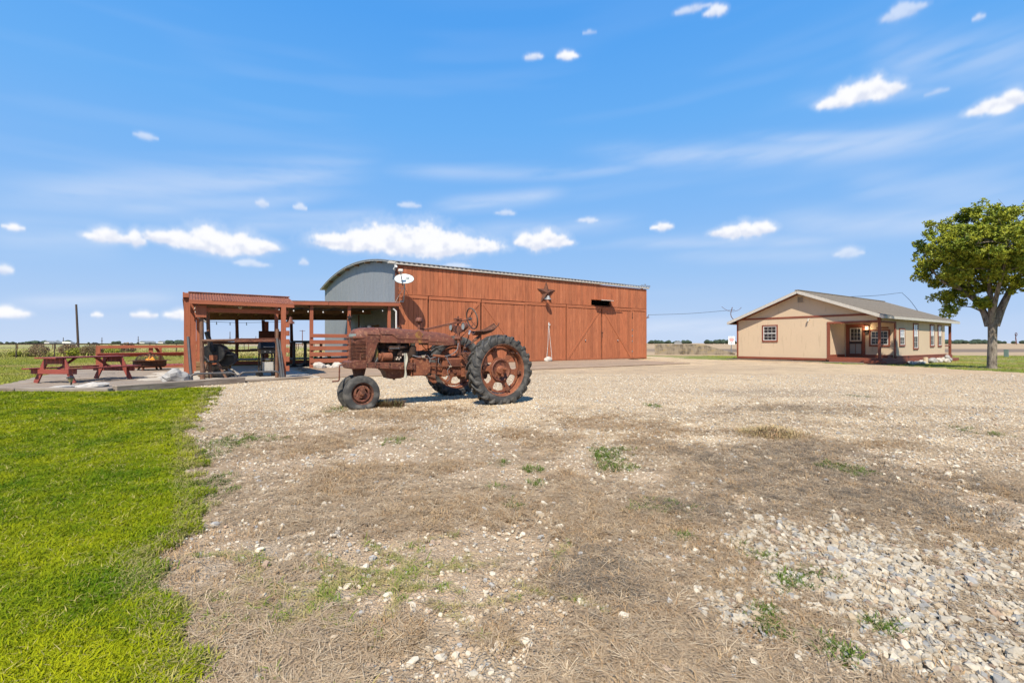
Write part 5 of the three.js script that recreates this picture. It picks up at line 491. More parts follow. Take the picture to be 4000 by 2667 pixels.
{
  const r = rng(70), [tx, tz] = [32.5, -5.85], t = thing('shade_tree', 'broad shade tree with dense green crown and stout forked trunk beside the house', 'tree', [tx, 0, tz]);
  const W = (a, y, d) => V(.177 * a * .72 + .984 * d * .8, y, .984 * a * .72 - .177 * d * .8);   // a: across, d: away
  const blobs = [[-3.3, 6.0, 1.0], [-2.55, 7.0, .95], [-2.3, 5.4, 1.1], [-1.2, 7.05, 1.1], [-1.2, 5.5, 1.25], [-.05, 7.45, .95], [.2, 5.9, 1.3], [-2.25, 4.1, .95], [-1.85, 3.1, .6], [-1.05, 4.2, .9], [-.05, 4.4, .75], [1.3, 7.2, 1.1], [1.4, 5.5, 1.2], [2.4, 6.1, 1.2], [2.7, 4.5, 1.0], [3.5, 5.3, 1.0], [1.0, 4.1, .6], [-3.5, 5.0, .65], [-.4, 3.15, .35]].map(([a, y, q]) => [a * .97, y, (r() - .5) * 1.2, q]);
  for (const [a, y, q] of [[-2.2, 5.8, 1.1], [-1.0, 6.4, 1.2], [.4, 6.6, 1.2], [1.6, 6, 1.1], [0, 5, 1.0], [-1.6, 4.6, .9], [1.8, 4.8, .9]]) for (const d of [-2.1, 2.1]) blobs.push([a + (r() - .5) * .6, y + (r() - .5) * .5, d + (r() - .5) * .8, q * .9]);
  for (const [a, y, q] of [[-.6, 5.8, .9], [.8, 5.5, .9]]) for (const d of [-3.4, 3.4]) blobs.push([a, y, d, q]);
  const limb = (pts, r0, r1, n = 9) => { const c = new THREE.CatmullRomCurve3(pts.map((p) => W(...p))), R = [], S = 10; const fr = c.computeFrenetFrames(S); for (let i = 0; i <= S; i++) { const p = c.getPointAt(i / S), q = []; const rad = mix(r0, r1, Math.pow(i / S, .8)); for (let k = 0; k < n; k++) { const a = k / n * 6.283, w = rad * (1 + .16 * (hsh(k, i, 5) - .5)); const v = p.clone().addScaledVector(fr.normals[i], Math.cos(a) * w).addScaledVector(fr.binormals[i], Math.sin(a) * w); q.push([v.x, v.y, v.z]); } R.push(q); } return R; };
  const vwrap = (R) => { const g = loft(R); return boxUV(g); };
  const trunkR = [[-.1, .3], [0, .285], [.15, .26], [.6, .25], [1.4, .235], [2.0, .245], [2.35, .3]].map(([y, q], i) => { const R = []; for (let k = 0; k < 16; k++) { const a = -k / 16 * 6.283; const w = q * (1 + .12 * (hsh(k, 1, 8) - .5) + .08 * (hsh(k, i, 9) - .5)), v = W(Math.cos(a) * w + .02 * y, y, Math.sin(a) * w); R.push([v.x, v.y, v.z]); } return R; });
  part('trunk', vwrap(trunkR), M.bark, t);
  const mains = [[[[-.12, 2.1, 0], [-.35, 2.75, .1], [-.75, 3.35, .1], [-1.5, 3.95, 0], [-2.3, 4.9, 0]], .17, .05], [[[.02, 2.2, 0], [-.02, 3.2, -.1], [-.1, 4.6, -.1], [-.2, 6.2, 0]], .15, .04], [[[.15, 2.1, 0], [.5, 3.0, 0], [.95, 3.9, .1], [1.7, 5.0, .2], [2.5, 6.0, .2]], .2, .05], [[[.05, 2.2, .1], [.1, 3.2, .6], [-.4, 4.4, 1.6], [-.8, 5.6, 2.4]], .13, .04], [[[0, 2.2, -.1], [.2, 3.3, -.7], [.5, 4.5, -1.7], [.8, 5.6, -2.6]], .13, .04], [[[-.75, 3.35, .1], [-1.1, 4.2, .3], [-1.2, 5.4, .3], [-1.3, 6.8, .2]], .1, .03], [[[-1.5, 3.95, 0], [-2.4, 4.4, -.1], [-3.1, 5.2, -.2], [-3.4, 6.0, -.1]], .08, .02]];
  for (const [p, a, b] of mains) part('limb', vwrap(limb(p, a, b)), M.bark, t);
  const tw = []; for (const [a, y, d, q] of blobs) { let best = null, bd = 99; for (const [p] of mains) for (const s of p.slice(1)) { const D = Math.hypot(s[0] - a, s[1] - y, s[2] - d) + (s[1] > y ? 1 : 0); if (D < bd) { bd = D; best = s; } } tw.push(loft(limb([best, [(best[0] + a) / 2, (best[1] + y) / 2 + .15, (best[2] + d) / 2], [a, y, d]], .045, .012, 6))); for (let k = 0; k < 3; k++) tw.push(loft(limb([[a, y, d], [a + (r() - .5) * q, y + q * .3 * r(), d + (r() - .5) * q], [a + (r() - .5) * 1.8 * q, y + (r() - .3) * 1.4 * q, d + (r() - .5) * 1.8 * q]], .016, .005, 5))); }
  const tp = part('twigs', boxUV(merge(tw)), M.bark, t); tp.userData.kind = 'stuff';
  const spots = []; for (const [a, y, d, q] of blobs) { const sub = []; const ns = Math.round(9 * q * q + 5); for (let i = 0; i < ns; i++) { const u = r() * 2 - 1, w = r() * 6.283, e = Math.sqrt(1 - u * u), rr = q * (.55 + .5 * r()); sub.push([a + Math.cos(w) * e * rr, y + u * rr * .85, d + Math.sin(w) * e * rr]); } for (const s of sub) { const n = 20 + Math.floor(12 * r()), sr = .2 + .2 * r(); const tone = r(); for (let k = 0; k < n; k++) spots.push([s[0] + (r() - .5) * 2.2 * sr, s[1] + (r() - .5) * 1.2 * sr, s[2] + (r() - .5) * 2.2 * sr, tone]); } }
  const cg = leafGeo(6, .11, .03, .16, 71); const m = new THREE.InstancedMesh(cg, leafMat, spots.length); m.name = 'crown'; m.userData.kind = 'stuff'; spots.forEach(([a, y, d, tone], i) => { const p = W(a, y, d); mtx.compose(p, quat.setFromEuler(eul.set(r() * 6, r() * 6, r() * 6)), V(1, 1, 1).multiplyScalar(.8 + .6 * r())); m.setMatrixAt(i, mtx); const k = clamp(tone * .6 + r() * .5); m.setColorAt(i, colr.setRGB(...mix3([.09, .17, .012], [.41, .42, .03], k))); }); t.add(m);
}
{ // shrubs by the fence
  const mk = (a, d, q, h, c0, c1, label, seed) => { const r = rng(seed), [x, z] = LX(a, d), t = thing('shrub', label, 'shrub', [x, 0, z], 0, 'shrubs along the pipe fence'); const n = Math.round(420 * q * q / .5), g = leafGeo(4, .1, .022, .12, seed), m = new THREE.InstancedMesh(g, leafMat, n); m.name = 'foliage'; m.userData.kind = 'stuff'; for (let i = 0; i < n; i++) { const u = r() * 2 - 1, w = r() * 6.28, e = Math.sqrt(1 - u * u), k = Math.cbrt(.35 + .65 * r()) * (.8 + .35 * hsh(Math.floor(w * 2), Math.floor(u * 3 + 4), seed)); mtx.compose(V(Math.cos(w) * e * q * k, h * .55 + u * h * .45 * k, Math.sin(w) * e * q * k), quat.setFromEuler(eul.set(r() * 6, r() * 6, r() * 6)), V(1, 1, 1).multiplyScalar(.8 + .7 * r())); m.setMatrixAt(i, mtx); m.setColorAt(i, colr.setRGB(...mix3(c0, c1, r()))); } t.add(m); const st = []; for (let k = 0; k < 5; k++) st.push(rod([(r() - .5) * .1, 0, (r() - .5) * .1], [(r() - .5) * q, h * .6, (r() - .5) * q], .025, .01, 5)); part('stem', st, M.bark, t); };
  const br0 = [.2, .13, .08], br1 = [.44, .31, .18], g0 = [.22, .27, .03], g1 = [.55, .54, .07];
  mk(-42.5, 42.6, .62, 1.15, br0, br1, 'round brown shrub with bare stem beside the pipe fence', 301); mk(-43.9, 43, .35, .6, g0, br1, 'small olive bush left of the round brown shrub', 302); mk(-41.2, 44, .75, 1.15, br0, br1, 'brown bush behind the fence next to the round brown shrub', 303); mk(-40.2, 43.6, .7, .8, g0, g1, 'low yellow green bush below the brown bushes', 304); mk(-39.0, 44, .9, 1.05, br0, [.36, .27, .12], 'wide brownish bush in the middle of the fence row', 305); mk(-37.4, 44.3, .6, 1.0, g0, g1, 'bright yellow green bush nearest the red railing', 306); mk(-38.2, 47, .6, 1.3, br0, br1, 'tall brown bush behind the yellow green one', 307); mk(-45.5, 43.3, .4, .5, g0, g1, 'low green clump at the far end of the fence row', 308);
}
{ // tall grass of the pasture by the fence and far weeds
  const r = rng(72), L = []; for (let k = 0; k < 9000; k++) { const D = 43.5 + 40 * r() * r(), X = -1.12 * D + r() * D * 1.1, [x, z] = XZ(X, D); if (surface(x, z) !== 'pasture') continue; const t = TINT.pasture(x, z), f = .7 + .6 * r(); L.push([x, 0, z, .8 + .8 * r(), r() * 6.28, 0, 0, t[0] * f, t[1] * f, t[2] * f]); } fill('pasture_grass', [81, 82].map((s) => tuft(14, .34, .03, .8, .3, s)), blade, L, 'tall yellow green pasture grass beyond the pipe fence', 'grass');
  const W = []; for (let k = 0; k < 900; k++) { const x = -9 + 13 * r(), z = -37.5 - 3 * r(); W.push([x, 0, z, .6 + .7 * r(), r() * 6.28, 0, 0, .16 + .2 * r(), .2 + .15 * r(), .04]); } fill('weed_row', [83].map((s) => tuft(14, .3, .03, .8, .25, s)), blade, W.filter((q) => q[0] > .5), 'row of yellow green weeds behind the porch', 'weeds');
}
{ const t = thing('pipe_fence', 'rusty pipe and wire fence running behind the lawn', 'fence'); const p = (k) => [-9.79 + 2.19 * k, -57.66 - 1.03 * k]; for (let k = -5; k < 20; k++) { const [x, z] = p(k); part('post', rod([x, 0, z], [x, 1.17, z], .042, .042, 8), M.pole, t); } const a = p(-5), b = p(19); part('top_rail', rod([a[0], 1.17, a[1]], [b[0], 1.17, b[1]], .05, .05, 8), M.pole, t); for (const y of [.2, .4, .6, .85]) part('wire', rod([a[0], y, a[1]], [b[0], y, b[1]], .009, .009, 4), M.rustDark, t); const st = []; for (let k = 0; k < 150; k++) { const q = k / 149, x = mix(a[0], b[0], q), z = mix(a[1], b[1], q); st.push(rod([x, .05, z], [x, 1.0, z], .006, .006, 3)); } const w = part('wire_mesh', st, M.rustDark, t); w.userData.kind = 'stuff'; }
{ const t = thing('wire_fence', 'thin far wire fence across the pasture', 'fence'); for (let k = 0; k < 26; k++) { const [x, z] = LX(-88 + k * 4.6 + 2 * hsh(k, 2, 3), 76 + 6 * hsh(k, 1, 3)); part('post', rod([x, 0, z], [x, 1.15, z], .06, .05, 6), M.log, t); } const [ax, az] = LX(-88, 79), [bx_, bz_] = LX(30, 79); for (const y of [.5, 1.0]) part('wire', rod([ax, y, az], [bx_, y, bz_], .012, .012, 4), M.rustDark, t); }
{ const [x, z] = LX(-82.5, 90); solo('leaning_pole', rod([x, 0, z], [x - .35, 8.6, z - .1], .2, .16, 10), M.pole, 'tall bare wooden pole leaning slightly beyond the pipe fence', 'pole');
  const G = 'far utility poles'; [[245, 330, 5.2], [396, 330, 5.2], [538, 330, 6], [943, 420, 6], [998, 420, 7.5], [897, 300, 8.5]].forEach(([px, D, h]) => { const [x2, z2] = LX((px - 2000) / 1850 * D, D); solo('far_pole', [rod([x2, 0, z2], [x2, h, z2], .24, .2, 6), rod([x2 - .6, h * .55, z2], [x2 + .6, h * .55, z2], .12, .12, 5)], M.pole, 'slim dark utility pole standing far off on the plain', 'pole', null, null, G); });
  const [ux, uz] = LX(-820 / 1850 * 230, 230); const u = thing('utility_pole', 'utility pole with crossarm seen through the porch', 'pole', [ux, 0, uz], .6); part('pole', rod([0, 0, 0], [0, 7.6, 0], .2, .16, 8), M.log, u); part('crossarm', B(-1.7, 1.7, 7.1, 7.3, -.1, .1), M.log, u);
  const [wx, wz] = LX(1970 / 1850 * 420, 420); const w = thing('far_windpump', 'small dark wind pump on the horizon behind the tree', 'wind pump', [wx, 0, wz], .6); part('tower', [rod([-.9, 0, 0], [0, 9, 0], .15), rod([.9, 0, 0], [0, 9, 0], .15), rod([0, 0, .9], [0, 9, 0], .15)], M.log, w); part('wheel', [at(tidy(new THREE.TorusGeometry(1.5, .2, 5, 16)), 0, 9, .3), B(-1.5, 1.5, 8.9, 9.1, .25, .35), B(-.1, .1, 7.5, 10.5, .25, .35)], M.log, w); }
{ // far road, truck, farm buildings
  const g = (a0, d0, a1, d1, w) => { const p = LX(a0, d0), q = LX(a1, d1), r = LX(a1, d1 + w), s = LX(a0, d0 + w), P = [], U = []; for (const v of [p, q, r, p, r, s]) { P.push(v[0], .05, v[1]); U.push(v[0], v[1]); } const o = geo(P, U); if (o.attributes.normal.getY(0) < 0) o.scale(1, 1, 1); return o; }; struct('far_road', g(-210, 200, -60, 200, 26), flat(.55, .5, .42, { roughness: 1 }));
  const [x, z] = LX(-1735 / 1850 * 240, 240), t = thing('delivery_truck', 'white box truck far off on the pale road', 'truck', [x, .05, z], -.6); part('box', B(-2.3, 1.2, .5, 2.0, -1, 1, .05), M.white, t); part('cab', boxUV(extr([[1.25, .4], [3.0, .4], [3.0, 1.0], [2.3, 1.1], [1.95, 1.75], [1.25, 1.75]], 1.9, .04)), M.white, t, [0, 0, -.95]); part('windscreen', B(2.0, 2.3, 1.15, 1.6, -.8, .99), M.glass, t); for (const wx of [-1.5, 2.2]) for (const wz of [-.9, .9]) part('wheel', at(tidy(new THREE.CylinderGeometry(.42, .42, .25, 14)), wx, .42, wz, Math.PI / 2), M.rubber, t); const [cx, cz] = LX(-1630 / 1850 * 250, 250), c = thing('far_car', 'dark car far off on the pale road', 'car', [cx, .05, cz], -.6); part('body', boxUV(extr([[-2.1, .3], [2.1, .3], [2.1, .75], [1.2, .85], [.7, 1.35], [-.9, 1.35], [-1.6, .85], [-2.1, .8]], 1.6, .04)), M.blackRough, c, [0, 0, -.8]); for (const wx of [-1.3, 1.3]) for (const wz of [-.75, .75]) part('wheel', at(tidy(new THREE.CylinderGeometry(.33, .33, .2, 12)), wx, .33, wz, Math.PI / 2), M.rubber, c);
  const fb = (px, D, w, h, m, label) => { const [x2, z2] = LX((px - 2000) / 1850 * D, D), b = thing('farm_building', label, 'building', [x2, 0, z2], .6, 'far farm buildings'); part('wall', B(-w / 2, w / 2, 0, h, -5, 5), m, b); part('roof', extr([[-5.4, h], [5.4, h], [0, h + 1.6]], w + .8, 0), M.galv, b, [-w / 2 - .4, 0, 0], [0, Math.PI / 2, 0]); part('door', B(-1.5, 1.5, 0, h * .7, 5, 5.1), M.blind, b); };
  fb(575, 620, 14, 2.6, M.white, 'long white shed on the horizon left of the porch'); fb(640, 640, 10, 2.8, M.white, 'white shed on the horizon nearest the red railing end'); fb(205, 560, 12, 2.4, M.white, 'white trailer-like shed behind the pipe fence on the horizon'); fb(2650, 700, 22, 2.8, M.galv, 'long pale metal shed on the horizon between barn and house'); fb(2840, 760, 12, 3, M.white, 'small white farmhouse on the horizon beside the tan house'); }
{ // far woods
  const r = rng(73), L = []; const belt = (p0, p1, n, h, D0, D1) => { for (let i = 0; i < n; i++) { const px = mix(p0, p1, r()), D = mix(D0, D1, r()), q = h * D / 1850 * (.5 + .5 * r()), [x, z] = LX((px - 2000) / 1850 * D, D), f = .7 + .5 * r(); L.push([x, q * .5 + .6, z, q, r() * 6, 0, 0, .035 * f, .055 * f, .032 * f, .8]); } };
  belt(-400, 120, 50, 6, 700, 1100); belt(110, 230, 26, 9, 600, 900); belt(245, 275, 8, 11, 500, 560); belt(432, 462, 8, 8, 600, 640); belt(645, 760, 26, 11, 600, 700); belt(760, 1500, 70, 5, 800, 1200); belt(2530, 2700, 34, 10, 800, 1000); belt(2760, 3000, 40, 12, 700, 850); belt(3560, 3900, 60, 13, 600, 900); belt(3900, 4500, 60, 9, 800, 1000); belt(-400, 4500, 200, 4, 1100, 1600);
  fill('distant_trees', [91, 92, 93].map((s) => lump(1, s, 1.2, 1, 1, 2, .5)), std({ roughness: 1 }), L, 'dark green belts of trees along the horizon', 'trees');
}

// ------------------------------------------------------------------ the tractor (front towards -x, origin on the ground under the rear axle)
{
  const t = thing('tractor', 'rusty antique row-crop tractor with tall lugged rear tyres and close-set front wheels on the gravel', 'tractor', [5.23, 0, -9.23]);
  const r = rng(90);
  const ringX = (x, hw, yt, yb, rad, n = 6) => { const q = [], c = Math.min(rad, hw); q.push([x, yb, -hw]); for (let k = 0; k <= n; k++) { const a = Math.PI - k / n * Math.PI / 2; q.push([x, yt - c + Math.sin(a) * c, -hw + c + Math.cos(a) * c]); } for (let k = 0; k <= n; k++) { const a = Math.PI / 2 - k / n * Math.PI / 2; q.push([x, yt - c + Math.sin(a) * c, hw - c + Math.cos(a) * c]); } q.push([x, yb, hw]); return q; };
  const body = (secs, c0 = true, c1 = true) => boxUV(smooth(loft(secs.map((s) => ringX(...s)), c0, c1), 38));
  const hood = grp('hood', t);
  part('nose', body([[-2.665, .15, 1.38, 1.28, .1], [-2.66, .19, 1.43, 1.26, .13], [-2.63, .225, 1.485, 1.26, .16], [-2.58, .245, 1.52, 1.26, .18], [-2.48, .256, 1.542, 1.27, .19], [-2.3, .262, 1.553, 1.27, .19], [-2.175, .262, 1.555, 1.27, .19]]), M.rust, hood);
  part('hood_panel', body([[-2.168, .268, 1.557, 1.26, .19], [-1.8, .266, 1.545, 1.255, .19], [-1.4, .262, 1.52, 1.25, .19], [-1.165, .26, 1.502, 1.25, .19]]), M.rust, hood);
  part('fuel_tank', body([[-1.158, .252, 1.492, 1.215, .2], [-.9, .25, 1.48, 1.205, .2], [-.7, .24, 1.455, 1.2, .2], [-.58, .222, 1.415, 1.205, .18], [-.51, .19, 1.36, 1.215, .14], [-.475, .14, 1.3, 1.23, .07]]), M.rust, hood);
  for (const s of [-1, 1]) { part('moulding', tube([[-2.15, 1.425, s * .268], [-1.98, 1.425, s * .268], [-1.92, 1.415, s * .268], [-1.87, 1.375, s * .268], [-1.82, 1.345, s * .268], [-1.6, 1.338, s * .266], [-1.17, 1.328, s * .262]], .0095, 6, 40), M.rust, hood); part('moulding', tube([[-2.42, 1.42, s * .258], [-2.3, 1.413, s * .262], [-2.175, 1.405, s * .264]], .008, 6), M.rust, hood); part('tank_seam', tube([[-1.15, 1.285, s * .253], [-.8, 1.272, s * .246], [-.5, 1.25, s * .17]], .007, 6), M.rust, hood); }
  part('filler_cap', [rod([-2.3, 1.54, 0], [-2.3, 1.585, 0], .045, .04, 14), rod([-1.75, 1.535, .1], [-1.75, 1.565, .1], .035, .03, 12)], M.pipeGrey, hood);
  part('paint_patch', [at(lump(.06, 12, 1.3, 1.3, .02, 1), -1.37, 1.42, .262), at(lump(.04, 13, 1.2, 1.6, .02, 1), -1.34, 1.31, .262)], std({ map: rustTex([.34, .17, .04], [.26, .09, .035], [.42, .25, .06], 395), roughness: .7 }), hood);
  const em = grp('emblem', t, [-2.662, 1.395, 0]); part('plate', [at(bx(.014, .06, .17, .005), -.005, 0, .08, 0, .22), at(bx(.014, .055, .1, .005), .005, 0, .19, 0, .85)], flat(.40, .46, .42, { roughness: .35, metalness: .5 }), em); part('relief', [0, 1, 2, 3, 4].map((i) => at(bx(.008, .042, .014, .002), -.016 + i * .005, .002, .0 + i * .042, .2, .22 + i * .1)), flat(.62, .68, .64, { roughness: .3, metalness: .4 }), em);
  // radiator shell with grille slats
  part('radiator_core', B(-2.62, -2.25, .9, 1.28, -.225, .225), M.engine, t);
  for (const s of [-1, 1]) { const g = extr([[-2.43, .885], [-2.385, .885], [-2.35, .9], [-2.31, .97], [-2.27, 1.1], [-2.225, 1.24], [-2.185, 1.275], [-2.18, 1.4], [-2.43, 1.4]], .02, .006); part('side_panel', boxUV(g), M.rust, t, [0, 0, s * .24 - .01]); part('panel_bolt', [at(tidy(new THREE.CylinderGeometry(.016, .016, .02, 8)), -2.33, .99, s * .268, Math.PI / 2), at(tidy(new THREE.CylinderGeometry(.014, .014, .02, 8)), -2.2, 1.33, s * .268, Math.PI / 2)], M.rustDark, t); }
  const gr = grp('grille', t); for (let i = 0; i < 15; i++) { const y = .935 + i * .0268, o = i % 5 === 3 ? .012 : 0; const path = [[-2.43, .262], [-2.56, .26], [-2.63, .235], [-2.662, .18], [-2.67, 0], [-2.662, -.18], [-2.63, -.235], [-2.56, -.26], [-2.43, -.262]]; const R = path.map(([x, z]) => { const d = 1 - .05; const wob = .004 * (r() - .5); return [[x, y + .0055 + wob, z], [x, y - .0055 + wob, z], [x + (x < -2.6 ? .02 : 0), y - .0055 + wob, z * d], [x + (x < -2.6 ? .02 : 0), y + .0055 + wob, z * d]]; }); part('grille_slat', boxUV(loft(R)), M.rust, gr); }
  part('grille_frame', [B(-2.68, -2.42, 1.325, 1.385, -.262, .262, .02), B(-2.66, -2.42, .88, .925, -.262, .262, .015), B(-2.445, -2.425, .9, 1.35, .245, .266), B(-2.445, -2.425, .9, 1.35, -.266, -.245), B(-2.68, -2.655, .9, 1.35, -.02, .02), B(-2.56, -2.54, .9, 1.05, .252, .268)], M.rust, gr);
  // frame rails, bolster, pedestal, front axle
  for (const s of [-1, 1]) { const rail = grp('frame_rail', t); part('channel', boxUV(extr([[-2.47, .785], [-1.45, .715], [-1.45, .852], [-2.47, .885]], .035, .004)), M.rust, rail, [0, 0, s * .235 - .017]); const hs = []; for (const [x, y, sl] of [[-2.42, .855, 0], [-2.42, .81, 0], [-2.25, .85, 0], [-2.26, .8, 0], [-2.12, .86, 1], [-2.16, .79, 1], [-1.98, .85, 0], [-1.99, .79, 0], [-1.88, .845, 1], [-2.05, .79, 1], [-1.64, .83, 1], [-1.69, .785, 0]]) hs.push(sl ? B(x - .022, x + .022, y - .009, y + .009, s * .235 - .024, s * .235 + .0225) : at(tidy(new THREE.CylinderGeometry(.013, .013, .062, 8)), x, y, s * .235, Math.PI / 2)); part('bolt_holes', hs, M.engine, rail); const bl = []; for (const [x, y] of [[-2.2, .855], [-2.2, .795], [-1.98, .855], [-1.98, .78], [-1.5, .83], [-1.5, .75]]) bl.push(at(tidy(new THREE.CylinderGeometry(.016, .016, .075, 6)), x, y, s * .235, Math.PI / 2)); part('bolts', bl, M.rustDark, rail); }
  part('front_bolster', [boxUV(extr([[-2.74, .8], [-2.7, .775], [-2.45, .775], [-2.45, .89], [-2.7, .9], [-2.74, .885]], .5, .012)).translate(0, 0, -.25)], M.rust, t);
  part('pedestal', [lathe([[.13, .78], [.125, .72], [.1, .62], [.1, .5], [.13, .42], [.09, .3], [0, .28]], 18).translate(-2.5, 0, 0), rod([-2.5, .33, -.3], [-2.5, .33, .3], .04)], M.rustDark, t);
  part('hand_crank', bent([[-2.6, .865, 0], [-2.72, .862, 0], [-2.83, .845, 0], [-2.865, .82, 0], [-2.87, .555, 0], [-2.885, .535, 0], [-3.0, .53, 0]], .0135), M.rust, t);
  // engine
  part('engine_block', [B(-2.14, -1.46, .74, 1.12, -.15, .15, .02), B(-2.1, -1.5, 1.1, 1.27, -.11, .11, .03)], M.engine, t); part('valve_cover', B(-2.08, -1.55, 1.2, 1.28, -.1, .1, .03), M.rustDark, t);
  part('manifold', [tube([[-2.0, 1.2, .14], [-1.95, 1.17, .2], [-1.7, 1.16, .2], [-1.6, 1.2, .14]], .038), rod([-1.78, 1.18, .2], [-1.78, 1.28, .18], .045), rod([-1.88, 1.16, .2], [-1.88, 1.1, .17], .03)], M.engine, t);
  part('generator', [rod([-2.12, .985, .21], [-1.93, .985, .21], .078, .078, 18), rod([-1.93, .985, .21], [-1.915, .985, .21], .06, .05, 14), B(-2.16, -2.1, .9, 1.04, .15, .25, .01), rod([-2.19, .985, .21], [-2.16, .985, .21], .07, .07, 16)], M.rustOrange, t);
  part('fan_pulley', [rod([-2.22, 1.0, .0], [-2.2, 1.0, .0], .15, .15, 20), beam([-2.21, 1.12, .02], [-2.21, 1.0, .2], .012, .08), at(extr([[0, -.16], [.05, -.1], [.06, .02], [.02, .13], [-.02, .13]], .012), -2.255, 1.08, .2)], std({ map: rustTex([.2, .14, .045], [.12, .07, .03], [.3, .25, .05], 397), roughness: .9 }), t);
  part('radiator_hose', tube([[-2.26, 1.05, .1], [-2.2, .95, .19], [-2.24, .88, .2], [-2.3, .87, .15]], .035), M.black, t);
  part('magneto', [B(-1.98, -1.9, 1.07, 1.17, .13, .24, .02), rod([-1.94, 1.12, .18], [-1.94, 1.2, .16], .03)], M.rustDark, t); part('steering_tie_bar', [rod([-1.98, 1.14, .24], [-1.78, 1.145, .24], .016), rod([-1.8, 1.145, .225], [-1.78, 1.145, .255], .024)], M.pipeGrey, t);
  part('carburettor', [rod([-1.74, .98, .18], [-1.74, 1.1, .18], .05), rod([-1.8, 1.02, .2], [-1.66, 1.03, .2], .03), B(-1.86, -1.8, .93, .98, .18, .24)], M.engine, t); for (const [x, y] of [[-1.82, .96], [-1.79, .93], [-1.76, .96], [-1.71, 1.02], [-1.84, .93]]) part('fitting', tidy(new THREE.SphereGeometry(.02, 8, 6)).translate(x, y, .26), flat(.55, .45, .36), t);
  part('air_cleaner', [rod([-1.47, 1.0, .16], [-1.47, 1.18, .16], .075, .075, 18), rod([-1.47, 1.18, .16], [-1.47, 1.23, .16], .06, .05, 14), rod([-1.47, .96, .16], [-1.47, 1.0, .16], .06, .075, 14)], M.engine, t); part('cleaner_bowl', rod([-1.47, 1.2, .17], [-1.47, 1.25, .17], .05, .06, 14), flat(.30, .28, .2, { roughness: .3 }), t);
  part('oil_pan', boxUV(loft([[[-2.1, .75, .16], [-1.5, .75, .16], [-1.5, .75, -.16], [-2.1, .75, -.16]], [[-2.03, .69, .15], [-1.6, .69, .15], [-1.6, .69, -.15], [-2.03, .69, -.15]], [[-1.98, .56, .12], [-1.64, .56, .12], [-1.64, .56, -.12], [-1.98, .56, -.12]], [[-1.9, .54, .09], [-1.7, .54, .09], [-1.7, .54, -.09], [-1.9, .54, -.09]]])), M.rust, t); part('drain_plug', rod([-1.8, .51, 0], [-1.8, .55, 0], .025), M.rustDark, t);
  { const P = [], U = []; const f = (i, j) => { const v = j / 10, y = 1.05 - v * .49, w = .03 + .012 * Math.sin(v * 7); return [-1.66 + (i - 1.5) * w / 1.6 + .008 * Math.sin(v * 9), y, .262 + (v > .33 ? .012 : 0) + .012 * Math.sin(i * 2.1 + v * 5)]; }; for (let j = 0; j < 10; j++) for (let i = 0; i < 3; i++) { const q = [f(i, j), f(i + 1, j), f(i + 1, j + 1), f(i, j + 1)]; for (const k of [0, 1, 2, 0, 2, 3]) { P.push(...q[k]); U.push(0, 0); } } part('hanging_rag', smooth(geo(P, U), 60), flat(.52, .50, .40, { roughness: 1 }), t); }
  // clutch housing, transmission, rear end
  part('clutch_housing', [boxUV(extr([[-1.5, .6], [-1.2, .6], [-1.12, .66], [-1.1, .8], [-1.16, .9], [-1.24, .94], [-1.46, .94], [-1.5, .9]], .42, .015)).translate(0, 0, -.21), B(-1.52, -1.46, .58, .95, -.225, .225, .015)], M.rustOrange, t);
  part('transmission', [boxUV(loft([[[-1.14, .62, .18], [-1.14, .62, -.18], [-1.14, .86, -.18], [-1.14, .86, .18]], [[-.78, .58, .13], [-.78, .58, -.13], [-.78, .82, -.13], [-.78, .82, .13]]])), B(-.78, -.3, .56, .93, -.17, .17, .02), B(-.8, -.72, .54, .95, -.18, .18, .01), B(-.36, -.28, .52, .97, -.2, .2, .01)], M.rustOrange, t);
  part('gear_case_cover', [B(-.7, -.38, .72, .9, .165, .185, .008), B(-1.02, -.72, .9, .935, -.1, .19, .008), B(-1.1, -.3, .945, .975, -.05, .05, .006)], M.rust, t); part('linkage_rod', [rod([-1.1, .765, .2], [-.3, .755, .21], .012), rod([-.95, .9, .19], [-.98, .68, .2], .011), rod([-.86, .88, .19], [-.84, .76, .2], .009), tube([[-1.3, .62, .18], [-1.1, .56, .19], [-.98, .52, .2]], .02)], M.rustDark, t); part('drawbar_lug', [rod([-.53, .645, .16], [-.53, .645, .21], .04, .04, 14), B(-.62, -.3, .56, .66, .15, .185)], M.rust, t); part('lower_bracket', [boxUV(extr([[-1.16, .6], [-.98, .58], [-.95, .46], [-1.0, .42], [-1.08, .47]], .05, .006)).translate(0, 0, .12), rod([-.98, .45, .1], [-.98, .45, .2], .03)], M.rustOrange, t);
  part('rear_housing', [boxUV(lump(.36, 33, 1.0, .86, .85, 2, .14)).translate(.05, .72, 0), B(-.28, .3, .45, .98, -.22, .22, .04), B(-.3, .1, .95, 1.05, -.16, .16, .02)], M.rustDark, t);
  for (const s of [-1, 1]) { part('axle_housing', rod([.1, .69, s * .2], [.1, .69, s * .86], .13, .085, 16), M.rustDark, t); part('brake_housing', [rod([-.02, .98, s * .16], [-.02, .98, s * .3], .1, .1, 16), rod([-.12, .93, s * .22], [-.3, 1.05, s * .24], .014)], M.rust, t); part('foot_pedal', [bent([[-.1, .8, s * .28], [-.3, .86, s * .3], [-.42, 1.0, s * .3]], .012), B(-.46, -.38, 1.0, 1.012, s * .3 - .04, s * .3 + .04)], M.rustDark, t); }
  part('steering_support', [rod([-.33, .95, .05], [-.345, 1.62, 0], .04, .035, 12), rod([-.345, 1.6, 0], [-.345, 1.84, 0], .022), B(-.38, -.3, .95, 1.0, -.06, .1), rod([-.38, 1.35, -.05], [-.31, 1.35, .08], .05), B(-.42, -.27, 1.76, 1.79, -.06, .06)], M.rust, t);
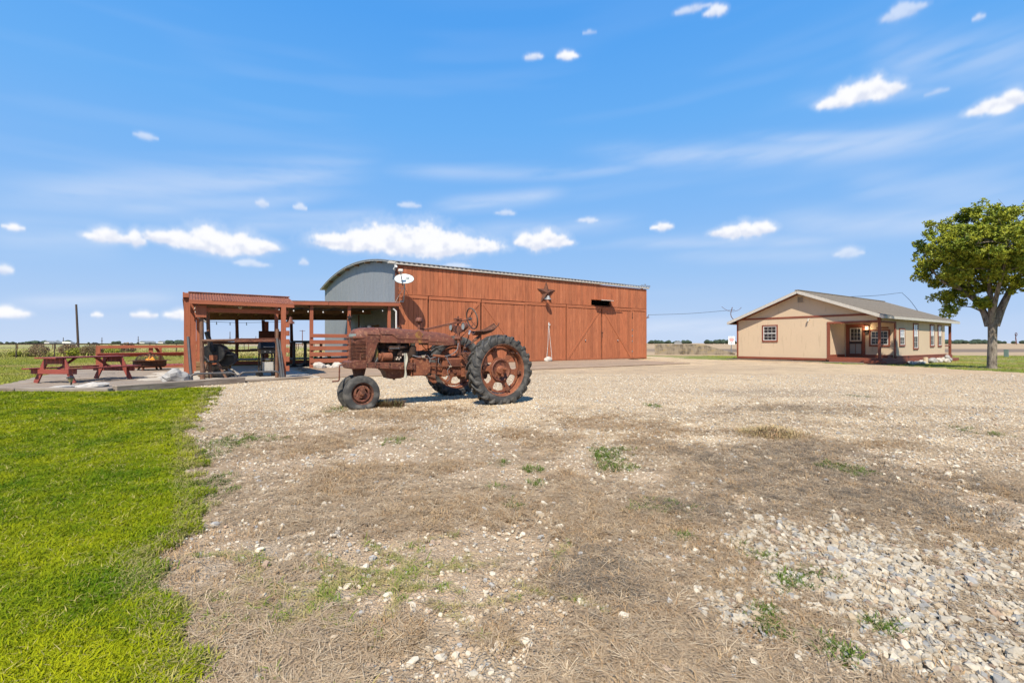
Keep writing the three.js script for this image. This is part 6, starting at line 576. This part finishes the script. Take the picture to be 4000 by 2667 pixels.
  part('lamp_bar', [at(extr([[-.34, 0], [0, -.08], [.34, 0], [.08, .1], [-.08, .1]], .02, .004), -.35, 1.53, .0, 0, Math.PI / 2), rod([-.3, 1.35, .02], [-.05, 1.7, .22], .009)], M.rust, t);
  for (const s of [-1, 1]) { const l = grp('headlamp', t, [-.35, 1.61, s * .29]); part('shell', at(lathe([[0, -.09], [.04, -.085], [.07, -.05], [.082, 0], [.086, .03], [.078, .035], [.072, .01]], 20), 0, 0, 0, 0, 0, Math.PI / 2), M.rust, l); part('lens', at(tidy(new THREE.CylinderGeometry(.074, .074, .008, 20)), -.022, 0, 0, 0, 0, Math.PI / 2), flat(.35, .38, .36, { roughness: .15 }), l); part('bracket', rod([0, -.07, 0], [0, -.12, 0], .014), M.rust, l); }
  part('steering_shaft', [rod([-1.2, 1.525, 0], [-.05, 1.785, 0], .014), rod([-1.15, 1.515, .05], [-.36, 1.69, .05], .009)], M.rust, t); part('shaft_bushing', B(-.42, -.28, 1.68, 1.75, -.04, .04, .01), M.rust, t);
  { const sw = grp('steering_wheel', t, [-.03, 1.79, 0]); sw.rotation.z = .22; part('rim', at(tidy(new THREE.TorusGeometry(.232, .0155, 10, 48)), .04, 0, 0, 0, Math.PI / 2), std({ map: M.rubber.map, roughness: .6, color: new THREE.Color().setRGB(1.4, 1.1, .9) }), sw); for (let k = 0; k < 3; k++) { const a = k * 2.094 + .5; part('spoke', tube([[-.02, 0, 0], [.0, Math.cos(a) * .1, Math.sin(a) * .1], [.04, Math.cos(a) * .23, Math.sin(a) * .23]], .009, 6), M.rustDark, sw); } part('hub', [rod([-.05, 0, 0], [.02, 0, 0], .03)], M.pipeGrey, sw); }
  part('gear_lever', [tube([[-.27, 1.0, .08], [-.25, 1.15, .09], [-.17, 1.3, .1], [-.12, 1.46, .1]], .012)], M.rustDark, t); part('gear_knob', [rod([-.125, 1.44, .1], [-.112, 1.5, .1], .018, .026, 10), at(tidy(new THREE.SphereGeometry(.028, 10, 8)), -.108, 1.51, .1)], flat(.5, .52, .6, { roughness: .3 }), t);
  // seat: a shallow pressed pan on a sprung bar
  part('seat_bar', [beam([-.2, 1.13, 0], [.2, 1.39, 0], .06, .03), rod([.05, 1.3, 0], [.22, 1.42, 0], .03)], M.pipeBrown, t);
  { const P = [], U = [], n = 16, m = 12; const f = (i, j) => { const u = i / n, v = j / m * 2 - 1; const w = .225 * Math.pow(Math.sin(Math.PI * (.1 + .82 * u)), .55); const x = .04 + .62 * u, lift = .19 * u + .1 * Math.max(0, u - .72) * 1.6; return [x, 1.40 + lift + .075 * v * v + .04 * (1 - u) * (1 - u) - .04 * Math.sin(Math.PI * u), v * w]; }; for (let i = 0; i < n; i++) for (let j = 0; j < m; j++) { const hole = (i % 4 === 2) && (j === 3 || j === 8) && i > 4; if (hole) continue; const q = [f(i, j), f(i + 1, j), f(i + 1, j + 1), f(i, j + 1)]; for (const k of [0, 1, 2, 0, 2, 3]) { P.push(...q[k]); U.push(0, 0); } } const top = smooth(geo(P, U), 60), bot = top.clone().translate(0, -.014, 0); const edge = []; for (const j of [0, m]) { const pts = []; for (let i = 0; i <= n; i++) pts.push(f(i, j)); edge.push(tube(pts, .012, 6, 30)); } const pts = []; for (let j = 0; j <= m; j++) pts.push(f(n, j)); edge.push(tube(pts, .012, 6, 20)); part('seat', boxUV(merge([top, bot, ...edge])), M.rustDark, t); }
  part('intake_stack', [rod([-1.28, 1.48, .05], [-1.28, 1.68, .05], .03), rod([-1.28, 1.5, .05], [-1.28, 1.53, .05], .07, .045, 14)], M.rust, t); part('intake_cap', lathe([[0, 1.785], [.04, 1.78], [.065, 1.755], [.076, 1.72], [.078, 1.7], [.07, 1.698], [.06, 1.67], [.03, 1.66]], 20).translate(-1.28, 0, .05), M.rust, t); part('exhaust_stub', [rod([-1.2, 1.49, -.03], [-1.2, 1.56, -.03], .065, .06, 14)], M.rustDark, t);
  part('wiring', [tube([[-.4, 1.25, .12], [-.46, 1.1, .16], [-.62, 1.0, .18], [-.8, .97, .18], [-.98, .96, .2], [-1.1, .93, .2]], .009), tube([[-.72, .97, .2], [-.7, .88, .22], [-.64, .77, .23], [-.72, .68, .24], [-.68, .5, .24], [-.74, .45, .24]], .006), tube([[-1.5, 1.0, .24], [-1.35, .97, .25], [-1.2, 1.0, .22]], .012), tube([[-.9, .95, .2], [-.92, .85, .22], [-.88, .8, .22]], .007), tube([[-1.15, 1.0, .18], [-1.1, .92, .2], [-1.12, .85, .21]], .007)], flat(.2, .2, .215, { roughness: .6 }), t); part('coil', [rod([-1.02, .99, .18], [-.78, .96, .2], .032, .03, 12)], M.rustOrange, t); part('connector', [B(-1.3, -1.24, .95, 1.0, .22, .27), B(-.68, -.62, .74, .77, .22, .25)], flat(.45, .36, .26), t);
  part('control_rods', [rod([-1.1, 1.12, .1], [-.5, 1.2, .06], .008), rod([-1.3, 1.05, -.1], [-.7, 1.22, -.05], .008), rod([-1.2, 1.22, .0], [-1.0, .96, .1], .007), rod([-1.0, 1.2, .1], [-1.2, .97, .12], .006), rod([-.95, 1.16, -.1], [-1.1, 1.0, -.1], .006)], M.rustDark, t); part('battery_box', B(-1.28, -.98, .98, 1.09, -.16, .0, .01), M.black, t);

  // ---- wheels
  function lathZ(pts, n = 56) { return at(lathe(pts.map(([r0, z]) => [r0, z]), n), 0, 0, 0, Math.PI / 2); }   // profile: radius, z
  function rearWheel(z, flip) { const w = grp('rear_wheel', t, [.1, .69, z]); w.rotation.z = flip ? .35 : .12; const R = .69;
    const tyreG = [boxUV(lathZ([[.525, -.135], [.55, -.15], [.6, -.165], [.645, -.165], [.675, -.15], [.69, -.11], [.694, 0], [.69, .11], [.675, .15], [.645, .165], [.6, .165], [.55, .15], [.525, .135]], 72))];
    const P = [], U = []; const N = 23; for (let k = 0; k < N; k++) for (const s of [-1, 1]) { const a0 = (k + (s > 0 ? .5 : 0)) / N * 6.2832; const st = [[0, .692, .736, 0, .034], [.06, .69, .737, .07, .034], [.115, .685, .733, .15, .037], [.158, .66, .716, .225, .042], [.176, .62, .675, .25, .036], [.172, .592, .6, .258, .022]]; const pt = (rr, a, z) => [Math.cos(a) * rr, Math.sin(a) * rr, z * s]; const S = st.map(([z, rb, rt, da, hw]) => { const a = a0 + da * (flip ? -1 : 1) * 1; const ha = hw; return [pt(rb, a - ha * 1.35, z), pt(rt, a - ha, z + (z > .1 ? .006 : 0)), pt(rt, a + ha * .75, z + (z > .1 ? .006 : 0)), pt(rb, a + ha * 1.1, z)]; }); for (let i = 0; i < S.length - 1; i++) for (let q = 0; q < 3; q++) { const A = S[i][q], Bq = S[i][q + 1], C = S[i + 1][q + 1], D = S[i + 1][q]; const L = s > 0 ? [A, Bq, C, A, C, D] : [A, C, Bq, A, D, C]; for (const v of L) { P.push(...v); U.push(0, 0); } } for (const v of [S[0][0], S[0][1], S[0][2], S[0][0], S[0][2], S[0][3]]) { P.push(...v); U.push(0, 0); } }
    tyreG.push(boxUV(smooth(geo(P, U), 30))); const tg = merge(tyreG); { const p = tg.attributes.position, q = new THREE.Matrix4().makeRotationZ(w.rotation.z), qi = q.clone().invert(), v = V(); for (let i = 0; i < p.count; i++) { v.fromBufferAttribute(p, i).applyMatrix4(q); const lim = -.682; if (v.y < lim) { v.z *= 1 + (lim - v.y) * 1.6; v.y = lim - (lim - v.y) * .12; } v.applyMatrix4(qi); p.setXYZ(i, v.x, v.y, v.z); } }
    part('tyre', tg, M.rubber, w);
    const f = flip ? -1 : 1; part('rim', boxUV(lathZ([[.535, .15 * f], [.545, .14 * f], [.53, .128 * f], [.512, .12 * f], [.5, .1 * f], [.497, .02 * f], [.485, -.02 * f], [.497, -.08 * f], [.512, -.12 * f], [.535, -.14 * f], [.54, -.15 * f]], 64)), M.rustOrange, w);
    const holes = []; for (let k = 0; k < 6; k++) { const c = k / 6 * 6.2832 + .26, H = []; for (const [rr, da] of [[.258, -.27], [.248, 0], [.258, .27], [.29, .36], [.37, .37], [.418, .31], [.432, 0], [.418, -.31], [.37, -.37], [.29, -.36]]) H.push([Math.cos(c + da) * rr, Math.sin(c + da) * rr]); holes.push(H); } const circ = []; for (let k = 0; k < 48; k++) circ.push([Math.cos(k / 48 * 6.2832) * .462, Math.sin(k / 48 * 6.2832) * .462]); part('wheel_disc', boxUV(extr(circ, .02, .006, holes)), M.rustOrange, w, [0, 0, .0 * f - .01]);
    part('hub_ring', boxUV(lathZ([[.0, .03 * f], [.1, .028 * f], [.18, .022 * f], [.2, .05 * f], [.215, .055 * f], [.228, .05 * f], [.236, .02 * f]], 40)), M.rust, w); part('hub', [boxUV(lathZ([[0, .12 * f], [.05, .12 * f], [.06, .1 * f], [.085, .09 * f], [.1, .03 * f]], 20)), rod([.03, .02, .08 * f], [.03, .02, .24 * f], .03, .03, 12), B(-.06, .0, -.11, .06, .09 * f, .13 * f, .01), rod([-.09, -.03, .1 * f], [-.09, -.03, .15 * f], .022), rod([-.04, -.1, .1 * f], [-.04, -.1, .16 * f], .022)], M.rustOrange, w);
    for (let k = 0; k < 6; k++) { const a = k / 6 * 6.2832 + .26 + .5236; const c = grp('rim_clamp', w, [Math.cos(a) * .455, Math.sin(a) * .455, .02 * f]); c.rotation.z = a; part('lug', [B(-.03, .045, -.045, .045, 0, .05 * f, .008), rod([0, 0, .04 * f], [0, 0, .085 * f], .016, .016, 6)], M.rustDark, c); }
    const bl = []; for (let k = 0; k < 8; k++) { const a = k / 8 * 6.2832; bl.push(rod([Math.cos(a) * .165, Math.sin(a) * .165, .02 * f], [Math.cos(a) * .165, Math.sin(a) * .165, .045 * f], .011, .011, 6)); } part('hub_bolts', bl, M.rustDark, w); part('valve', rod([.4, .3, .05 * f], [.4, .3, .11 * f], .008), M.steel, w); }
  rearWheel(1.0, false); rearWheel(-1.02, true);
  function frontWheel(z, f) { const w = grp('front_wheel', t, [-2.51, .29, z]); w.rotation.x = -f * .035; const R = .343; const g = boxUV(lathZ([[.205, -.07], [.225, -.078], [.27, -.083], [.31, -.075], [.332, -.058], [.339, -.046], [.33, -.042], [.33, -.036], [.343, -.03], [.344, -.012], [.334, -.009], [.334, .009], [.344, .012], [.343, .03], [.33, .036], [.33, .042], [.339, .046], [.332, .058], [.31, .075], [.27, .083], [.225, .078], [.205, .07]], 64)); const p = g.attributes.position; for (let i = 0; i < p.count; i++) { let x = p.getX(i), y = p.getY(i), zz = p.getZ(i); if (y < -.2) { const k = (-.2 - y); y = Math.max(y, -.287 + .02 * clamp((k - .087) / -.1)); if (y < -.24) { zz *= 1.28; x *= 1.05; } else zz *= 1 + .28 * sst(-.2, -.24, y); } p.setXYZ(i, x, y, zz); } g.computeVertexNormals(); part('tyre', smooth(g, 40), M.rubber, w);
    part('rim', boxUV(lathZ([[.212, .078 * f], [.206, .07 * f], [.2, .06 * f], [.185, .05 * f], [.178, .0], [.185, -.05 * f], [.206, -.07 * f]], 44)), M.rustDark, w); const holes = []; for (let k = 0; k < 3; k++) { const c = k * 2.0944 + .52 + Math.PI / 2 * 0 + 1.05 * 0, H = []; for (const [rr, da] of [[.085, -.5], [.078, 0], [.085, .5], [.1, .62], [.12, .56], [.13, 0], [.12, -.56], [.1, -.62]]) H.push([Math.cos(c + da) * rr, Math.sin(c + da) * rr]); holes.push(H); } const circ = []; for (let k = 0; k < 36; k++) circ.push([Math.cos(k / 36 * 6.2832) * .152, Math.sin(k / 36 * 6.2832) * .152]); part('wheel_disc', boxUV(extr(circ, .015, .008, holes)), M.rust, w, [0, 0, .03 * f - .008]); part('rim_web', boxUV(lathZ([[.15, .03 * f], [.165, .015 * f], [.18, .01 * f]], 36)), M.rustDark, w); part('hub_cap', boxUV(lathZ([[0, .1 * f], [.03, .095 * f], [.045, .075 * f], [.05, .05 * f], [.06, .04 * f]], 20)), M.rust, w); const bl = []; for (let k = 0; k < 6; k++) { const a = k / 6 * 6.2832 + .2; bl.push(rod([Math.cos(a) * .14, Math.sin(a) * .14, .03 * f], [Math.cos(a) * .14, Math.sin(a) * .14, .055 * f], .013, .013, 6)); } part('wheel_bolts', bl, M.rustDark, w); }
  frontWheel(.2, 1); frontWheel(-.2, -1);
}

scene.traverse((o) => { if (o.isMesh) { o.castShadow = true; o.receiveShadow = true; } });
renderer.render(scene, camera);
